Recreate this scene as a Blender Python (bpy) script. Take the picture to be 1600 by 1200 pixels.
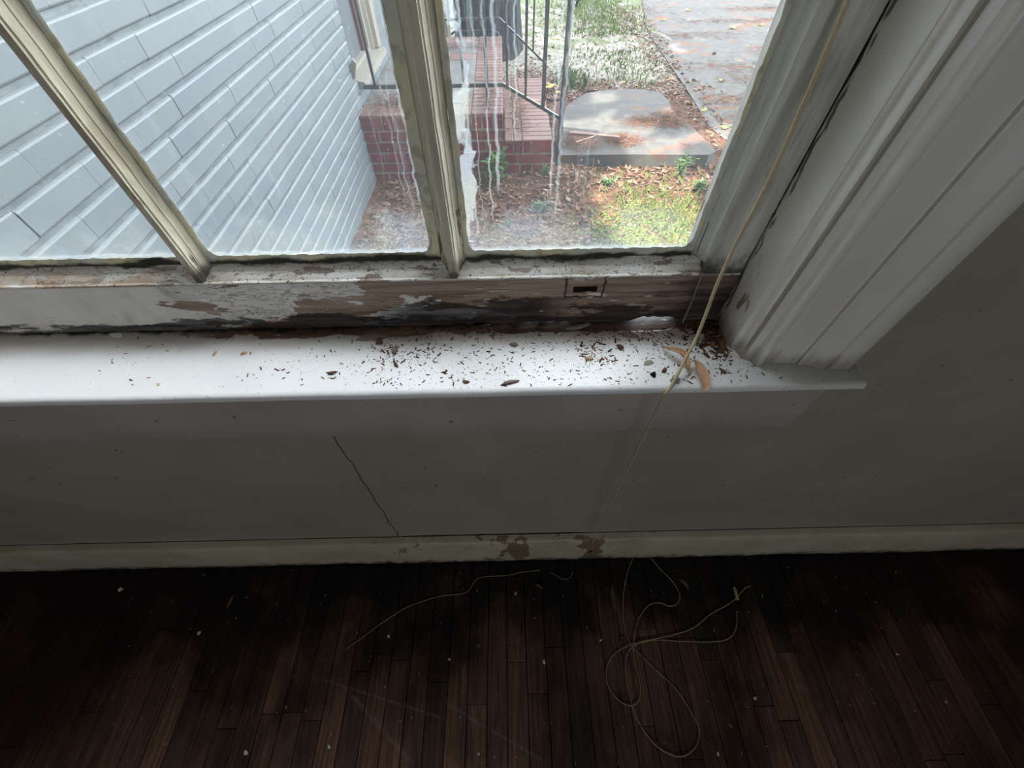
import bpy, math, random
import numpy as np
from mathutils import Vector, Matrix
for o in list(bpy.data.objects): bpy.data.objects.remove(o)
S = bpy.context.scene
C = S.collection
PI = math.pi
# ------------------------------------------------------------------ camera
F = 627.789
Rc = np.array([[0, 0, 0], [0, 0, 0], [0, 0, 0]], float)
def rotm(p, r, y):
    cp, sp, cr, sr, cy, sy = math.cos(p), math.sin(p), math.cos(r), math.sin(r), math.cos(y), math.sin(y)
    R0 = np.array([[1, 0, 0], [0, -sp, cp], [0, -cp, -sp]])
    Rr = np.array([[cr, -sr, 0], [sr, cr, 0], [0, 0, 1]])
    Ry = np.array([[cy, -sy, 0], [sy, cy, 0], [0, 0, 1]])
    return Ry @ R0 @ Rr
Rc = rotm(9.26390815e-01, 1.49156014e-02, -7.02689293e-03)
CP = np.array([0, 0, 1.44])
cam = bpy.data.cameras.new('camera'); camo = bpy.data.objects.new('camera', cam); C.objects.link(camo)
cam.sensor_width = 36; cam.lens = F / 1600 * 36; cam.clip_start = 0.02
M4 = Matrix.Identity(4)
for i in range(3):
    M4[i][0] = Rc[i, 0]; M4[i][1] = -Rc[i, 1]; M4[i][2] = -Rc[i, 2]; M4[i][3] = CP[i]
camo.matrix_world = M4
S.camera = camo
def on(px, py, ax, v):                       # the point of a plane (axis ax = v) seen at a pixel of the photo
    d = Rc @ np.array([px - 800, py - 600, F]); t = (v - CP[ax]) / d[ax]
    return Vector(CP + t * d)
# ------------------------------------------------------------------ world, sun, exposure
W = bpy.data.worlds.new('world'); S.world = W; W.use_nodes = True
bg = W.node_tree.nodes['Background']
bg.inputs[0].default_value = (0.88, 0.94, 1.0, 1); bg.inputs[1].default_value = 12.8
sl = bpy.data.lights.new('sun', 'SUN'); so = bpy.data.objects.new('sun', sl); C.objects.link(so)
sl.energy = 34; sl.angle = math.radians(0.35); sl.color = (1, .93, .80)
SUN = Vector((-0.30, -0.42, 0.86)).normalized()
so.rotation_euler = SUN.to_track_quat('Z', 'Y').to_euler(); so.location = (-6, -2, 12)
for (px_, py_, pz_, sw_, sh_, rx_) in ((-.235, .53, 1.74, 1.09, 1.30, -90), (.3, -3.45, 1.54, 2.4, .28, 90)):   # sampling portals in the window and the added fill opening; they give off no light
    l = bpy.data.lights.new('sky_portal', 'AREA'); l.shape = 'RECTANGLE'; l.size = sw_; l.size_y = sh_; l.cycles.is_portal = True
    o = bpy.data.objects.new('sky_portal', l); C.objects.link(o); o.location = (px_, py_, pz_); o.rotation_euler = (math.radians(rx_), 0, 0)
S.view_settings.view_transform = 'Standard'; S.view_settings.look = 'None'
S.view_settings.gamma = 1; S.view_settings.exposure = 0.0
S.view_settings.use_curve_mapping = False
S.cycles.use_denoising = True
S.cycles.max_bounces = 10; S.cycles.diffuse_bounces = 6; S.cycles.transparent_max_bounces = 24
S.cycles.sample_clamp_indirect = 6

# ------------------------------------------------------------------ node helper
def lin(r, g, b):
    f = lambda c: (c / 255 / 12.92) if c / 255 <= .04045 else ((c / 255 + .055) / 1.055) ** 2.4
    return (f(r), f(g), f(b), 1)
OUT = .18
def lo(r, g, b):
    c = lin(r, g, b); return (c[0] * OUT, c[1] * OUT, c[2] * OUT, 1)
class Mt:
    def __init__(s, name, rough=.6, spec=.4):
        s.m = bpy.data.materials.new(name); s.m.use_nodes = True; s.t = s.m.node_tree
        s.b = s.t.nodes['Principled BSDF']; s.b.inputs['Roughness'].default_value = rough
        s.b.inputs['Specular IOR Level'].default_value = spec
        s.geo = s.t.nodes.new('ShaderNodeNewGeometry'); s.P = s.geo.outputs['Position']
        s.out = s.t.nodes['Material Output']
    def link(s, a, b):
        if hasattr(a, 'links') or isinstance(a, bpy.types.NodeSocket): s.t.links.new(a, b)
        else:
            if b.type == 'RGBA' and not hasattr(a, '__len__'): a = (a, a, a, 1)
            b.default_value = a
    def math(s, op, a, b=0.0, c=0.0, clamp=False):
        n = s.t.nodes.new('ShaderNodeMath'); n.operation = op; n.use_clamp = clamp
        s.link(a, n.inputs[0]); s.link(b, n.inputs[1]); s.link(c, n.inputs[2]); return n.outputs[0]
    def sep(s, v=None):
        n = s.t.nodes.new('ShaderNodeSeparateXYZ'); s.link(v or s.P, n.inputs[0]); return n.outputs
    def scale(s, sc, v=None, loc=(0, 0, 0)):
        n = s.t.nodes.new('ShaderNodeMapping'); s.link(v or s.P, n.inputs[0])
        n.inputs['Scale'].default_value = sc; n.inputs['Location'].default_value = loc; return n.outputs[0]
    def noise(s, scale=5, detail=4, vec=None, rough=.55, dist=0, typ=None):
        n = s.t.nodes.new('ShaderNodeTexNoise'); s.link(vec or s.P, n.inputs['Vector'])
        n.inputs['Scale'].default_value = scale; n.inputs['Detail'].default_value = detail
        n.inputs['Roughness'].default_value = rough; n.inputs['Distortion'].default_value = dist
        return n.outputs[0]
    def voro(s, scale, vec=None, feature='F1', out=0, rnd=1):
        n = s.t.nodes.new('ShaderNodeTexVoronoi'); n.feature = feature; s.link(vec or s.P, n.inputs['Vector'])
        n.inputs['Scale'].default_value = scale; n.inputs['Randomness'].default_value = rnd; return n.outputs[out]
    def mr(s, v, a, b, c=0, d=1, smooth=True):
        n = s.t.nodes.new('ShaderNodeMapRange'); n.interpolation_type = 'SMOOTHSTEP' if smooth else 'LINEAR'
        s.link(v, n.inputs[0])
        for i, q in enumerate((a, b, c, d)): n.inputs[i + 1].default_value = q
        return n.outputs[0]
    def mix(s, f, a, b, blend='MIX'):
        n = s.t.nodes.new('ShaderNodeMix'); n.data_type = 'RGBA'; n.blend_type = blend
        s.link(f, n.inputs[0]); s.link(a, n.inputs[6]); s.link(b, n.inputs[7]); return n.outputs[2]
    def ramp(s, f, stops):
        n = s.t.nodes.new('ShaderNodeValToRGB'); s.link(f, n.inputs[0]); e = n.color_ramp.elements
        while len(e) < len(stops): e.new(.5)
        for q, (p, c) in zip(e, stops): q.position = p; q.color = c
        return n.outputs[0]
    def rnd(s, island=False):
        if island: return s.geo.outputs['Random Per Island']
        return s.t.nodes.new('ShaderNodeObjectInfo').outputs['Random']
    def bump(s, h, strength=.5, dist=.001, prev=None):
        n = s.t.nodes.new('ShaderNodeBump'); n.inputs['Strength'].default_value = strength
        n.inputs['Distance'].default_value = dist; s.link(h, n.inputs['Height'])
        if prev is not None: s.link(prev, n.inputs['Normal'])
        return n.outputs[0]
    def fin(s, color=None, rough=None, normal=None):
        if color is not None: s.link(color, s.b.inputs['Base Color'])
        if rough is not None: s.link(rough, s.b.inputs['Roughness'])
        if normal is not None: s.link(normal, s.b.inputs['Normal'])
        return s.m
def simple(name, col, rough=.6, spec=.4, var=.15, scale=40, bump=0):
    k = Mt(name, rough, spec); n = k.noise(scale, 4)
    c2 = tuple(x * (1 - var) for x in col[:3]) + (1,); c3 = tuple(min(1, x * (1 + var)) for x in col[:3]) + (1,)
    return k.fin(k.mix(n, c2, c3), None, k.bump(n, bump, .002) if bump else None)
def island(name, cols, rough=.8, spec=.2, trans=0):
    k = Mt(name, rough, spec); r = k.rnd(True)
    st = [(i / (len(cols) - 1) if len(cols) > 1 else 0, c) for i, c in enumerate(cols)]
    n = k.noise(60, 2)
    return k.fin(k.mix(k.mr(n, .3, .7, 0, .35), k.ramp(r, st), (.03, .02, .015, 1)))

# ------------------------------------------------------------------ mesh helper
class MB:
    def __init__(s): s.v = []; s.f = []
    def add(s, vs, fs):
        o = len(s.v); s.v += [tuple(v) for v in vs]; s.f += [tuple(i + o for i in f) for f in fs]; return s
    def box(s, x0, y0, z0, x1, y1, z1):
        vs = [(x, y, z) for z in (z0, z1) for y in (y0, y1) for x in (x0, x1)]
        return s.add(vs, [(0, 2, 3, 1), (4, 5, 7, 6), (0, 1, 5, 4), (1, 3, 7, 5), (3, 2, 6, 7), (2, 0, 4, 6)])
    def bbox(s, x0, y0, z0, x1, y1, z1, e=.003):      # a box with chamfered edges
        xs = (x0, x1); ys = (y0, y1); zs = (z0, z1); vs = []; idx = {}
        for i in (0, 1):
            for j in (0, 1):
                for k in (0, 1):
                    for a in range(3):
                        p = [xs[i], ys[j], zs[k]]; sg = (1 - 2 * i, 1 - 2 * j, 1 - 2 * k)
                        for b in range(3):
                            if b != a: p[b] += sg[b] * e
                        idx[(i, j, k, a)] = len(vs); vs.append(tuple(p))
        fs = []
        q = [(0, 0), (1, 0), (1, 1), (0, 1)]
        for a in range(3):
            for h in (0, 1):
                loop = []
                for u, w in q:
                    c = [0, 0, 0]; c[a] = h; c[(a + 1) % 3] = u; c[(a + 2) % 3] = w
                    loop.append(idx[(*c, a)])
                fs.append(tuple(loop if h else loop[::-1]))
        for a in range(3):
            b, c = (a + 1) % 3, (a + 2) % 3
            for u in (0, 1):
                for w in (0, 1):
                    p = [0, 0, 0]; p[b] = u; p[c] = w; p2 = list(p); p2[a] = 1
                    l = [idx[(*p, b)], idx[(*p2, b)], idx[(*p2, c)], idx[(*p, c)]]
                    fs.append(tuple(l if u == w else l[::-1]))
        for i in (0, 1):
            for j in (0, 1):
                for k in (0, 1):
                    l = [idx[(i, j, k, a)] for a in range(3)]
                    fs.append(tuple(l if (i + j + k) % 2 == 1 else l[::-1]))
        return s.add(vs, fs)
    def prism(s, prof, axis, a, b, segs=1, wob=None):   # closed profile extruded along an axis; z: (x,y), x: (y,z), y: (x,z)
        n = len(prof); rings = []
        for k in range(segs + 1):
            t = a + (b - a) * k / segs
            for u, v in prof:
                if wob: u, v = wob(u, v, t)
                rings.append((u, v, t) if axis == 'z' else (t, u, v) if axis == 'x' else (u, t, v))
        fs = []
        for k in range(segs):
            for i in range(n):
                j = (i + 1) % n; A = k * n
                fs.append((A + i, A + j, A + n + j, A + n + i))
        fs.append(tuple(range(n))[::-1]); fs.append(tuple(range(segs * n, segs * n + n)))
        return s.add(rings, fs)
    def tube(s, pts, r, n=6, caps=True):
        pts = [Vector(p) for p in pts]; R = r if hasattr(r, '__len__') else [r] * len(pts)
        T = [(pts[min(i + 1, len(pts) - 1)] - pts[max(i - 1, 0)]).normalized() for i in range(len(pts))]
        u = T[0].orthogonal().normalized(); vs = []
        for i, p in enumerate(pts):
            u = (u - T[i] * u.dot(T[i])).normalized(); w = T[i].cross(u)
            for k in range(n):
                a = 2 * PI * k / n; vs.append(p + (u * math.cos(a) + w * math.sin(a)) * R[i])
        fs = [(i * n + k, i * n + (k + 1) % n, (i + 1) * n + (k + 1) % n, (i + 1) * n + k) for i in range(len(pts) - 1) for k in range(n)]
        if caps: fs += [tuple(range(n))[::-1], tuple(range((len(pts) - 1) * n, len(pts) * n))]
        return s.add(vs, fs)
    def obj(s, name, mat, parent=None, smooth=None, loc=None):
        me = bpy.data.meshes.new(name)
        vs = s.v
        if loc is not None: vs = [(x - loc[0], y - loc[1], z - loc[2]) for x, y, z in s.v]
        me.from_pydata(vs, [], s.f); me.update()
        o = bpy.data.objects.new(name, me); C.objects.link(o); me.materials.append(mat)
        if loc is not None: o.location = loc
        if parent:
            o.parent = parent
            if parent.location.length > 0: o.location = Vector(loc or (0, 0, 0)) - parent.location
        if smooth is not None:
            me.polygons.foreach_set('use_smooth', [True] * len(me.polygons)); me.set_sharp_from_angle(angle=math.radians(smooth))
        return o
def fix(o):
    import bmesh
    b = bmesh.new(); b.from_mesh(o.data); bmesh.ops.recalc_face_normals(b, faces=b.faces); b.to_mesh(o.data); b.free(); return o
def tag(o, label=None, cat=None, group=None, kind=None):
    if label: o['label'] = label
    if cat: o['category'] = cat
    if group: o['group'] = group
    if kind: o['kind'] = kind
    return o
def empty(name, loc=(0, 0, 0)):
    o = bpy.data.objects.new(name, None); C.objects.link(o); o.location = loc; o.empty_display_size = .05; return o
def spline(pts, k=8):
    P = [Vector(p) for p in pts]; P = [P[0] * 2 - P[1]] + P + [P[-1] * 2 - P[-2]]; out = []
    for i in range(1, len(P) - 2):
        for j in range(k):
            t = j / k; a, b, c, d = P[i - 1], P[i], P[i + 1], P[i + 2]
            out.append(.5 * (2 * b + (c - a) * t + (2 * a - 5 * b + 4 * c - d) * t * t + (3 * b - a - 3 * c + d) * t ** 3))
    out.append(P[-2]); return out

# ------------------------------------------------------------------ materials
def m_trim():       # smooth old off-white gloss paint, grime low down
    k = Mt('casing_paint', .3, .8); x, y, z = k.sep()
    n = k.noise(9, 5); g = k.noise(35, 5, k.scale((1, 1, .25)))
    c = k.mix(k.mr(n, .3, .7), lin(229, 224, 217), lin(233, 229, 223))
    low = k.mr(k.math('ADD', z, k.mr(g, 0, 1, -.03, .03)), 1.01, 1.045, .75, 0)
    c = k.mix(low, c, lin(120, 108, 92))
    chip = k.math('MULTIPLY', k.mr(k.noise(28, 3, k.scale((1, 1, .45))), .66, .68), k.mr(z, 1.03, 1.16, 1, 0))
    chip = k.math('MULTIPLY', chip, k.mr(y, .37, .385, 0, 1))
    c = k.mix(chip, c, lin(120, 92, 70))
    # black jagged crack of old caulk where the stop meets the sash
    w = k.math('ADD', y, k.mr(k.noise(30, 6, k.scale((0, 0, 1))), 0, 1, -.006, .006))
    cr = k.math('MULTIPLY', k.mr(w, .4265, .429), k.mr(w, .431, .4335, 1, 0))
    cr = k.math('MULTIPLY', cr, k.mr(k.noise(45, 4, k.scale((1, 1, .5))), .42, .52))
    blob = k.mr(k.math('ADD', y, k.mr(k.noise(22, 5, k.scale((1, 1, .4), loc=(3, 1, 2))), .4, .8, -.012, .018)), .4335, .4365)
    cr = k.math('MAXIMUM', cr, blob)
    c = k.mix(k.math('MULTIPLY', cr, .9), c, (.012, .014, .018, 1))
    h = k.math('SUBTRACT', k.noise(60, 3, k.scale((1, 1, .12))), k.math('MULTIPLY', k.math('MAXIMUM', chip, cr), 1.5))
    k.b.inputs['Coat Weight'].default_value = .6; k.b.inputs['Coat Roughness'].default_value = .16
    return k.fin(c, k.mr(n, .3, .7, .28, .34), k.bump(h, .16, .0012))
def m_sash(name, base, grain_axis, edge=0.0):
    k = Mt(name, .6, .35); x, y, z = k.sep()
    sc = (.08, 1, 1) if grain_axis == 'x' else (1, 1, .06)
    g = k.noise(160, 5, k.scale(sc), .6); n = k.noise(24, 5, k.scale((.35, 1, 1) if grain_axis == 'x' else (1, 1, .25)), .6)
    c = k.mix(k.mr(g, .35, .65), tuple(v * .84 for v in base[:3]) + (1,), base)
    stain = k.mr(n, .48, .66, 0, .6)
    c = k.mix(stain, c, lin(126, 112, 92))
    crack = k.math('MULTIPLY', k.mr(k.noise(120, 5, k.scale(sc, loc=(1, 2, 3)), .7), .585, .61), k.mr(z, 1.10, 1.30, 1.0, .10))
    c = k.mix(k.math('MULTIPLY', crack, .8), c, lin(40, 34, 28))
    peel = k.math('MULTIPLY', k.mr(k.noise(26, 4, k.scale((1, 1, .3), loc=(5, 0, 0)), .6), .60, .615), k.mr(z, 1.12, 1.30, 1, 0))
    c = k.mix(peel, c, lin(120, 88, 66))
    mold = k.mr(k.math('ADD', z, k.mr(k.noise(60, 4), 0, 1, -.018, .018)), 1.098, 1.13, .85, 0)
    c = k.mix(mold, c, lin(32, 28, 24))
    h = k.math('SUBTRACT', k.math('MULTIPLY', g, .6), k.math('ADD', crack, peel))
    return k.fin(c, .6, k.bump(h, .6, .0011))
def m_rail():
    k = Mt('peeling_rail_paint', .7, .3); x, y, z = k.sep()
    paint = k.mix(k.mr(k.noise(18, 4), .3, .7), lin(212, 206, 200), lin(228, 222, 216))
    # greasy vertical smears on the left
    paint = k.mix(k.math('MULTIPLY', k.mr(k.noise(22, 4, k.scale((1, 1, .6))), .55, .75), .5), paint, lin(120, 112, 104))
    woodg = k.noise(120, 6, k.scale((.06, 1, 1)), .65, 0.3)
    wood = k.ramp(woodg, [(.3, lin(92, 72, 62)), (.5, lin(146, 124, 108)), (.7, lin(176, 154, 136))])
    bias = k.math('ADD', k.mr(x, -.50, -.04, -.10, .235, False), k.mr(x, -.1, .25, 0, -.02))
    pn = k.math('ADD', k.noise(13, 5, k.scale((.55, 1, 1.6), loc=(.3, 0, .15)), .62, .4), bias)
    peel = k.mr(pn, .56, .568)
    crackn = k.noise(55, 5, k.scale((.4, 1, 1.5), loc=(2, 0, 0)), .7)
    crack = k.math('MULTIPLY', k.mr(k.math('ABSOLUTE', k.math('SUBTRACT', crackn, .5)), .0, .010, 1, 0), k.mr(k.noise(7, 2, k.scale((1, 1, 1))), .40, .52))
    crack = k.math('MULTIPLY', crack, k.mr(x, -.5, -.35))
    c = k.mix(peel, k.mix(k.math('MULTIPLY', crack, .75), paint, lin(52, 42, 36)), wood)
    # black mould along the foot and the wet middle
    nn = k.mr(k.noise(38, 6, k.scale((.35, 1, 1.3)), .7), .2, .8, -.024, .024)
    edge = k.mr(x, -.75, -.2, 1.023, 1.036, False)
    foot = k.mr(k.math('SUBTRACT', k.math('ADD', z, nn), edge), -.004, .006, 1, 0)
    bandx = k.math('MULTIPLY', k.mr(x, -.24, -.12), k.mr(x, .03, .12, 1, 0))
    band = k.math('MULTIPLY', k.math('MULTIPLY', k.mr(k.math('ADD', z, nn), 1.060, 1.050), bandx), k.mr(k.math('ADD', z, nn), 1.028, 1.034))
    rt = k.math('MULTIPLY', k.mr(k.math('ADD', x, k.math('MULTIPLY', nn, 1.6)), .20, .27), k.mr(z, 1.09, 1.06, .5, 1))
    # outline and mouth of the keeper mortise
    fx = k.math('ABSOLUTE', k.math('SUBTRACT', x, .105)); nz = k.mr(k.noise(90, 3), 0, 1, -.003, .003)
    ol = k.math('MULTIPLY', k.mr(k.math('ABSOLUTE', k.math('SUBTRACT', k.math('ADD', fx, nz), .0262)), .001, .0022, 1, 0), k.mr(z, 1.057, 1.062))
    ol2 = k.math('MULTIPLY', k.mr(k.math('ABSOLUTE', k.math('SUBTRACT', k.math('ADD', z, nz), 1.0615)), .0008, .002, 1, 0), k.mr(fx, .028, .026))
    dark = k.math('MAXIMUM', k.math('MAXIMUM', foot, band), k.math('MAXIMUM', rt, k.math('MAXIMUM', ol, ol2)))
    fleck = k.mr(k.noise(70, 4, k.scale((.3, 1, 1.5), loc=(7, 7, 7))), .66, .68)
    c = k.mix(k.math('MULTIPLY', fleck, peel), c, lin(170, 164, 154))
    dark = k.math('MULTIPLY', dark, k.mr(k.noise(80, 4, k.scale((.12, 1, 1.5))), .3, .62, 1, .82))
    c = k.mix(k.math('MULTIPLY', dark, .97), c, (.010, .009, .010, 1))
    h = k.math('SUBTRACT', k.math('MULTIPLY', woodg, .35), k.math('MULTIPLY', k.math('MAXIMUM', peel, crack), .9))
    return k.fin(c, .62, k.bump(h, .9, .0016))
def m_ledge():      # sloping top bead of the rail: cream paint, rust stains, flaking
    k = Mt('ledge_paint', .5, .4); x, y, z = k.sep()
    c = k.mix(k.mr(k.noise(60, 5, k.scale((.3, 1, 1))), .35, .65), lin(206, 198, 184), lin(236, 233, 228))
    rust = k.math('MULTIPLY', k.mr(k.noise(20, 4, k.scale((.6, 1, 1), loc=(1, 0, 0))), .45, .62), k.mr(x, -.42, -.34, 1, .15))
    c = k.mix(k.math('MULTIPLY', rust, .55), c, lin(176, 132, 88))
    fl = k.math('MULTIPLY', k.mr(k.noise(70, 5, k.scale((.35, 1, 1), loc=(4, 0, 0)), .65), .56, .58), k.mr(x, -.7, -.35, .35, 1, False))
    c = k.mix(k.math('MULTIPLY', fl, .8), c, lin(128, 108, 92))
    cr = k.mr(k.math('ABSOLUTE', k.math('SUBTRACT', k.noise(60, 4, k.scale((.5, 1, 1), loc=(9, 0, 0))), .5)), 0, .008, .8, 0)
    c = k.mix(cr, c, lin(46, 38, 32))
    up = k.mr(k.math('ADD', z, k.mr(k.noise(45, 4, k.scale((.5, 1, 1))), 0, 1, -.006, .006)), 1.1095, 1.113, 0, .95)
    c = k.mix(up, c, lin(30, 30, 26))
    sp = k.math('MULTIPLY', k.mr(k.noise(240, 2), .66, .69), .85)
    c = k.mix(sp, c, lin(44, 32, 26))
    h = k.math('SUBTRACT', 0.5, k.math('MAXIMUM', fl, cr))
    return k.fin(c, .5, k.bump(h, .8, .001))
def m_stool():
    k = Mt('stool_paint', .34, .5); x, y, z = k.sep()
    n = k.noise(6, 4, k.scale((.4, 1, 1)))
    c = k.mix(k.mr(n, .3, .7), lin(230, 229, 228), lin(238, 237, 235))
    wob = k.mr(k.noise(26, 5, k.scale((.5, 1, 1))), 0, 1, -.013, .013); yy = k.math('ADD', y, wob)
    c = k.mix(k.math('MULTIPLY', k.mr(yy, .375, .435), .6), c, lin(158, 132, 108))
    bare = k.math('MULTIPLY', k.mr(yy, .4165, .419), k.mr(x, -.5, -.42))
    bare = k.math('MULTIPLY', bare, k.mr(k.noise(30, 4, k.scale((.5, 1, 1), loc=(3, 3, 3))), .36, .39))
    c = k.mix(bare, c, k.ramp(k.noise(60, 4, k.scale((.1, 1, 1))), [(.3, lin(88, 62, 46)), (.7, lin(150, 124, 100))]))
    blk = k.mr(k.math('ADD', y, k.mr(k.noise(40, 5), 0, 1, -.012, .012)), .427, .437)
    c = k.mix(k.math('MULTIPLY', blk, .95), c, lin(22, 17, 14))
    cor = k.math('MULTIPLY', k.mr(k.math('ADD', x, k.math('MULTIPLY', wob, 2.0)), .27, .31), k.mr(yy, .375, .40))
    c = k.mix(k.math('MULTIPLY', cor, .9), c, lin(44, 34, 28))
    far = k.mr(k.math('ADD', x, k.math('MULTIPLY', wob, .4)), .34, .42)
    c = k.mix(k.math('MULTIPLY', far, .35), c, lin(176, 168, 140))
    sp = k.math('MULTIPLY', k.mr(k.noise(190, 2), .69, .72), k.mr(x, -.6, -.2, .3, .8))
    c = k.mix(sp, c, lin(120, 95, 75))
    h = k.math('SUBTRACT', k.math('MULTIPLY', k.noise(120, 3, k.scale((.1, 1, 1))), .35), bare)
    return k.fin(c, k.mr(n, .3, .7, .3, .45), k.bump(h, .5, .0008))
def m_wallpaint(name, a, b, r=.55):
    k = Mt(name, r, .35); n = k.noise(4, 5); f = k.noise(120, 4, k.scale((.35, 1, 1)))
    x, y, z = k.sep()
    c = k.mix(k.mr(n, .3, .7), a, b)
    c = k.mix(k.math('MULTIPLY', k.mr(k.noise(60, 2, k.scale((1, 1, 1))), .73, .75), .6), c, lin(60, 50, 44))
    sc = k.mr(k.math('ABSOLUTE', k.math('SUBTRACT', k.noise(10, 6, k.scale((1, 1, .5), loc=(8, 2, 4)), .7), .5)), 0, .004, 1, 0)
    sc = k.math('MULTIPLY', sc, k.mr(k.noise(5, 2, k.scale((1, 1, 1), loc=(5, 5, 5))), .56, .62))
    c = k.mix(k.math('MULTIPLY', sc, .5), c, lin(70, 62, 52))
    return k.fin(c, r, k.bump(k.math('ADD', f, k.math('MULTIPLY', sc, -.6)), .18, .001))
def m_baseboard():
    k = Mt('baseboard_paint', .5, .4); x, y, z = k.sep()
    c = k.mix(k.mr(k.noise(8, 4), .3, .7), lin(182, 174, 148), lin(200, 192, 168))
    nr = k.math('MULTIPLY', k.mr(x, -.65, -.3), k.mr(x, .3, .55, 1, 0))
    peel = k.mr(k.math('ADD', k.noise(19, 5, k.scale((.6, 1, .25), loc=(2.2, 0, 1)), .6), k.mr(nr, 0, 1, -.14, .02)), .60, .61)
    c = k.mix(k.math('MULTIPLY', peel, .8), c, lin(112, 84, 62))
    cr = k.math('MULTIPLY', k.mr(k.math('ABSOLUTE', k.math('SUBTRACT', k.noise(26, 5, k.scale((.35, 1, .3), loc=(7, 0, 1))), .5)), 0, .006, 1, 0), nr)
    c = k.mix(k.math('MULTIPLY', cr, .7), c, lin(50, 40, 32))
    c = k.mix(k.mr(k.math('ADD', z, k.mr(k.noise(30, 4), 0, 1, -.05, .05)), .0, .05, .9, 0), c, lin(60, 50, 38))
    return k.fin(c, .5, k.bump(k.math('SUBTRACT', .5, k.math('MAXIMUM', peel, cr)), .6, .001))
def m_floor():
    k = Mt('stained_floorboard', .62, .3); x, y, z = k.sep(); r = k.rnd()
    off = k.t.nodes.new('ShaderNodeVectorMath'); off.operation = 'ADD'
    cmb = k.t.nodes.new('ShaderNodeCombineXYZ'); k.link(k.math('MULTIPLY', r, 37), cmb.inputs[2]); k.link(k.math('MULTIPLY', r, 11), cmb.inputs[1])
    k.link(k.P, off.inputs[0]); k.link(cmb.outputs[0], off.inputs[1]); V = off.outputs[0]
    g = k.noise(150, 6, k.scale((1, .035, 1), V), .65, .2)
    base = k.ramp(r, [(0, lin(118, 84, 70)), (.25, lin(156, 116, 94)), (.5, lin(104, 78, 68)), (.75, lin(142, 102, 84)), (1, lin(92, 74, 66))])
    c = k.mix(k.mr(g, .38, .62, 0, .55), base, lin(40, 26, 20))
    blot = k.mr(k.noise(3.2, 5, k.scale((1, .6, 1), loc=(4, 1, 0)), .6), .42, .62)
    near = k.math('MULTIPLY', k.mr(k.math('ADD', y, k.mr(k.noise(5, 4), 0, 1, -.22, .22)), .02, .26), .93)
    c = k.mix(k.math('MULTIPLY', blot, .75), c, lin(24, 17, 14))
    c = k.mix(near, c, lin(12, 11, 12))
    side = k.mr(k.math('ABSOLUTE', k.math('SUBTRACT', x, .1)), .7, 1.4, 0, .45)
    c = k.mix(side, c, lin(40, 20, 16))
    sp = k.math('MULTIPLY', k.mr(k.noise(75, 3, k.scale((1, .6, 1))), .715, .73), k.mr(k.noise(4, 2), .42, .55))
    dust = k.math('MULTIPLY', k.mr(k.noise(30, 6, k.scale((1, .35, 1), loc=(0, 3, 0)), .7), .55, .75), k.mr(y, .05, -.1, 0, .22))
    c = k.mix(dust, c, lin(150, 140, 140)); c = k.mix(k.math('MULTIPLY', sp, .7), c, lin(190, 180, 170))
    for (ax, ay), (bx, by), w_ in (((530, 1065), (650, 1200), .004), ((690, 1095), (850, 1190), .003), ((500, 1060), (700, 1125), .002)):   # pale scuffs across the boards
        A_, B_ = on(ax, ay, 2, 0), on(bx, by, 2, 0); L_ = (B_ - A_).length; ux, uy = (B_.x - A_.x) / L_, (B_.y - A_.y) / L_
        dd = k.math('ABSOLUTE', k.math('ADD', k.math('SUBTRACT', k.math('MULTIPLY', x, -uy), k.math('MULTIPLY', y, -ux)), A_.x * uy - A_.y * ux))
        tt = k.math('SUBTRACT', k.math('ADD', k.math('MULTIPLY', x, ux), k.math('MULTIPLY', y, uy)), A_.x * ux + A_.y * uy)
        m_ = k.math('MULTIPLY', k.mr(dd, w_ * .3, w_ * 2, .42, 0), k.math('MULTIPLY', k.mr(tt, 0, .03), k.mr(tt, L_ - .03, L_, 1, 0)))
        c = k.mix(k.math('MULTIPLY', m_, k.mr(k.noise(60, 4), .35, .6, .3, 1)), c, lin(150, 136, 130))
    return k.fin(c, k.mr(g, .3, .7, .5, .75), k.bump(g, .35, .0012))
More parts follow.
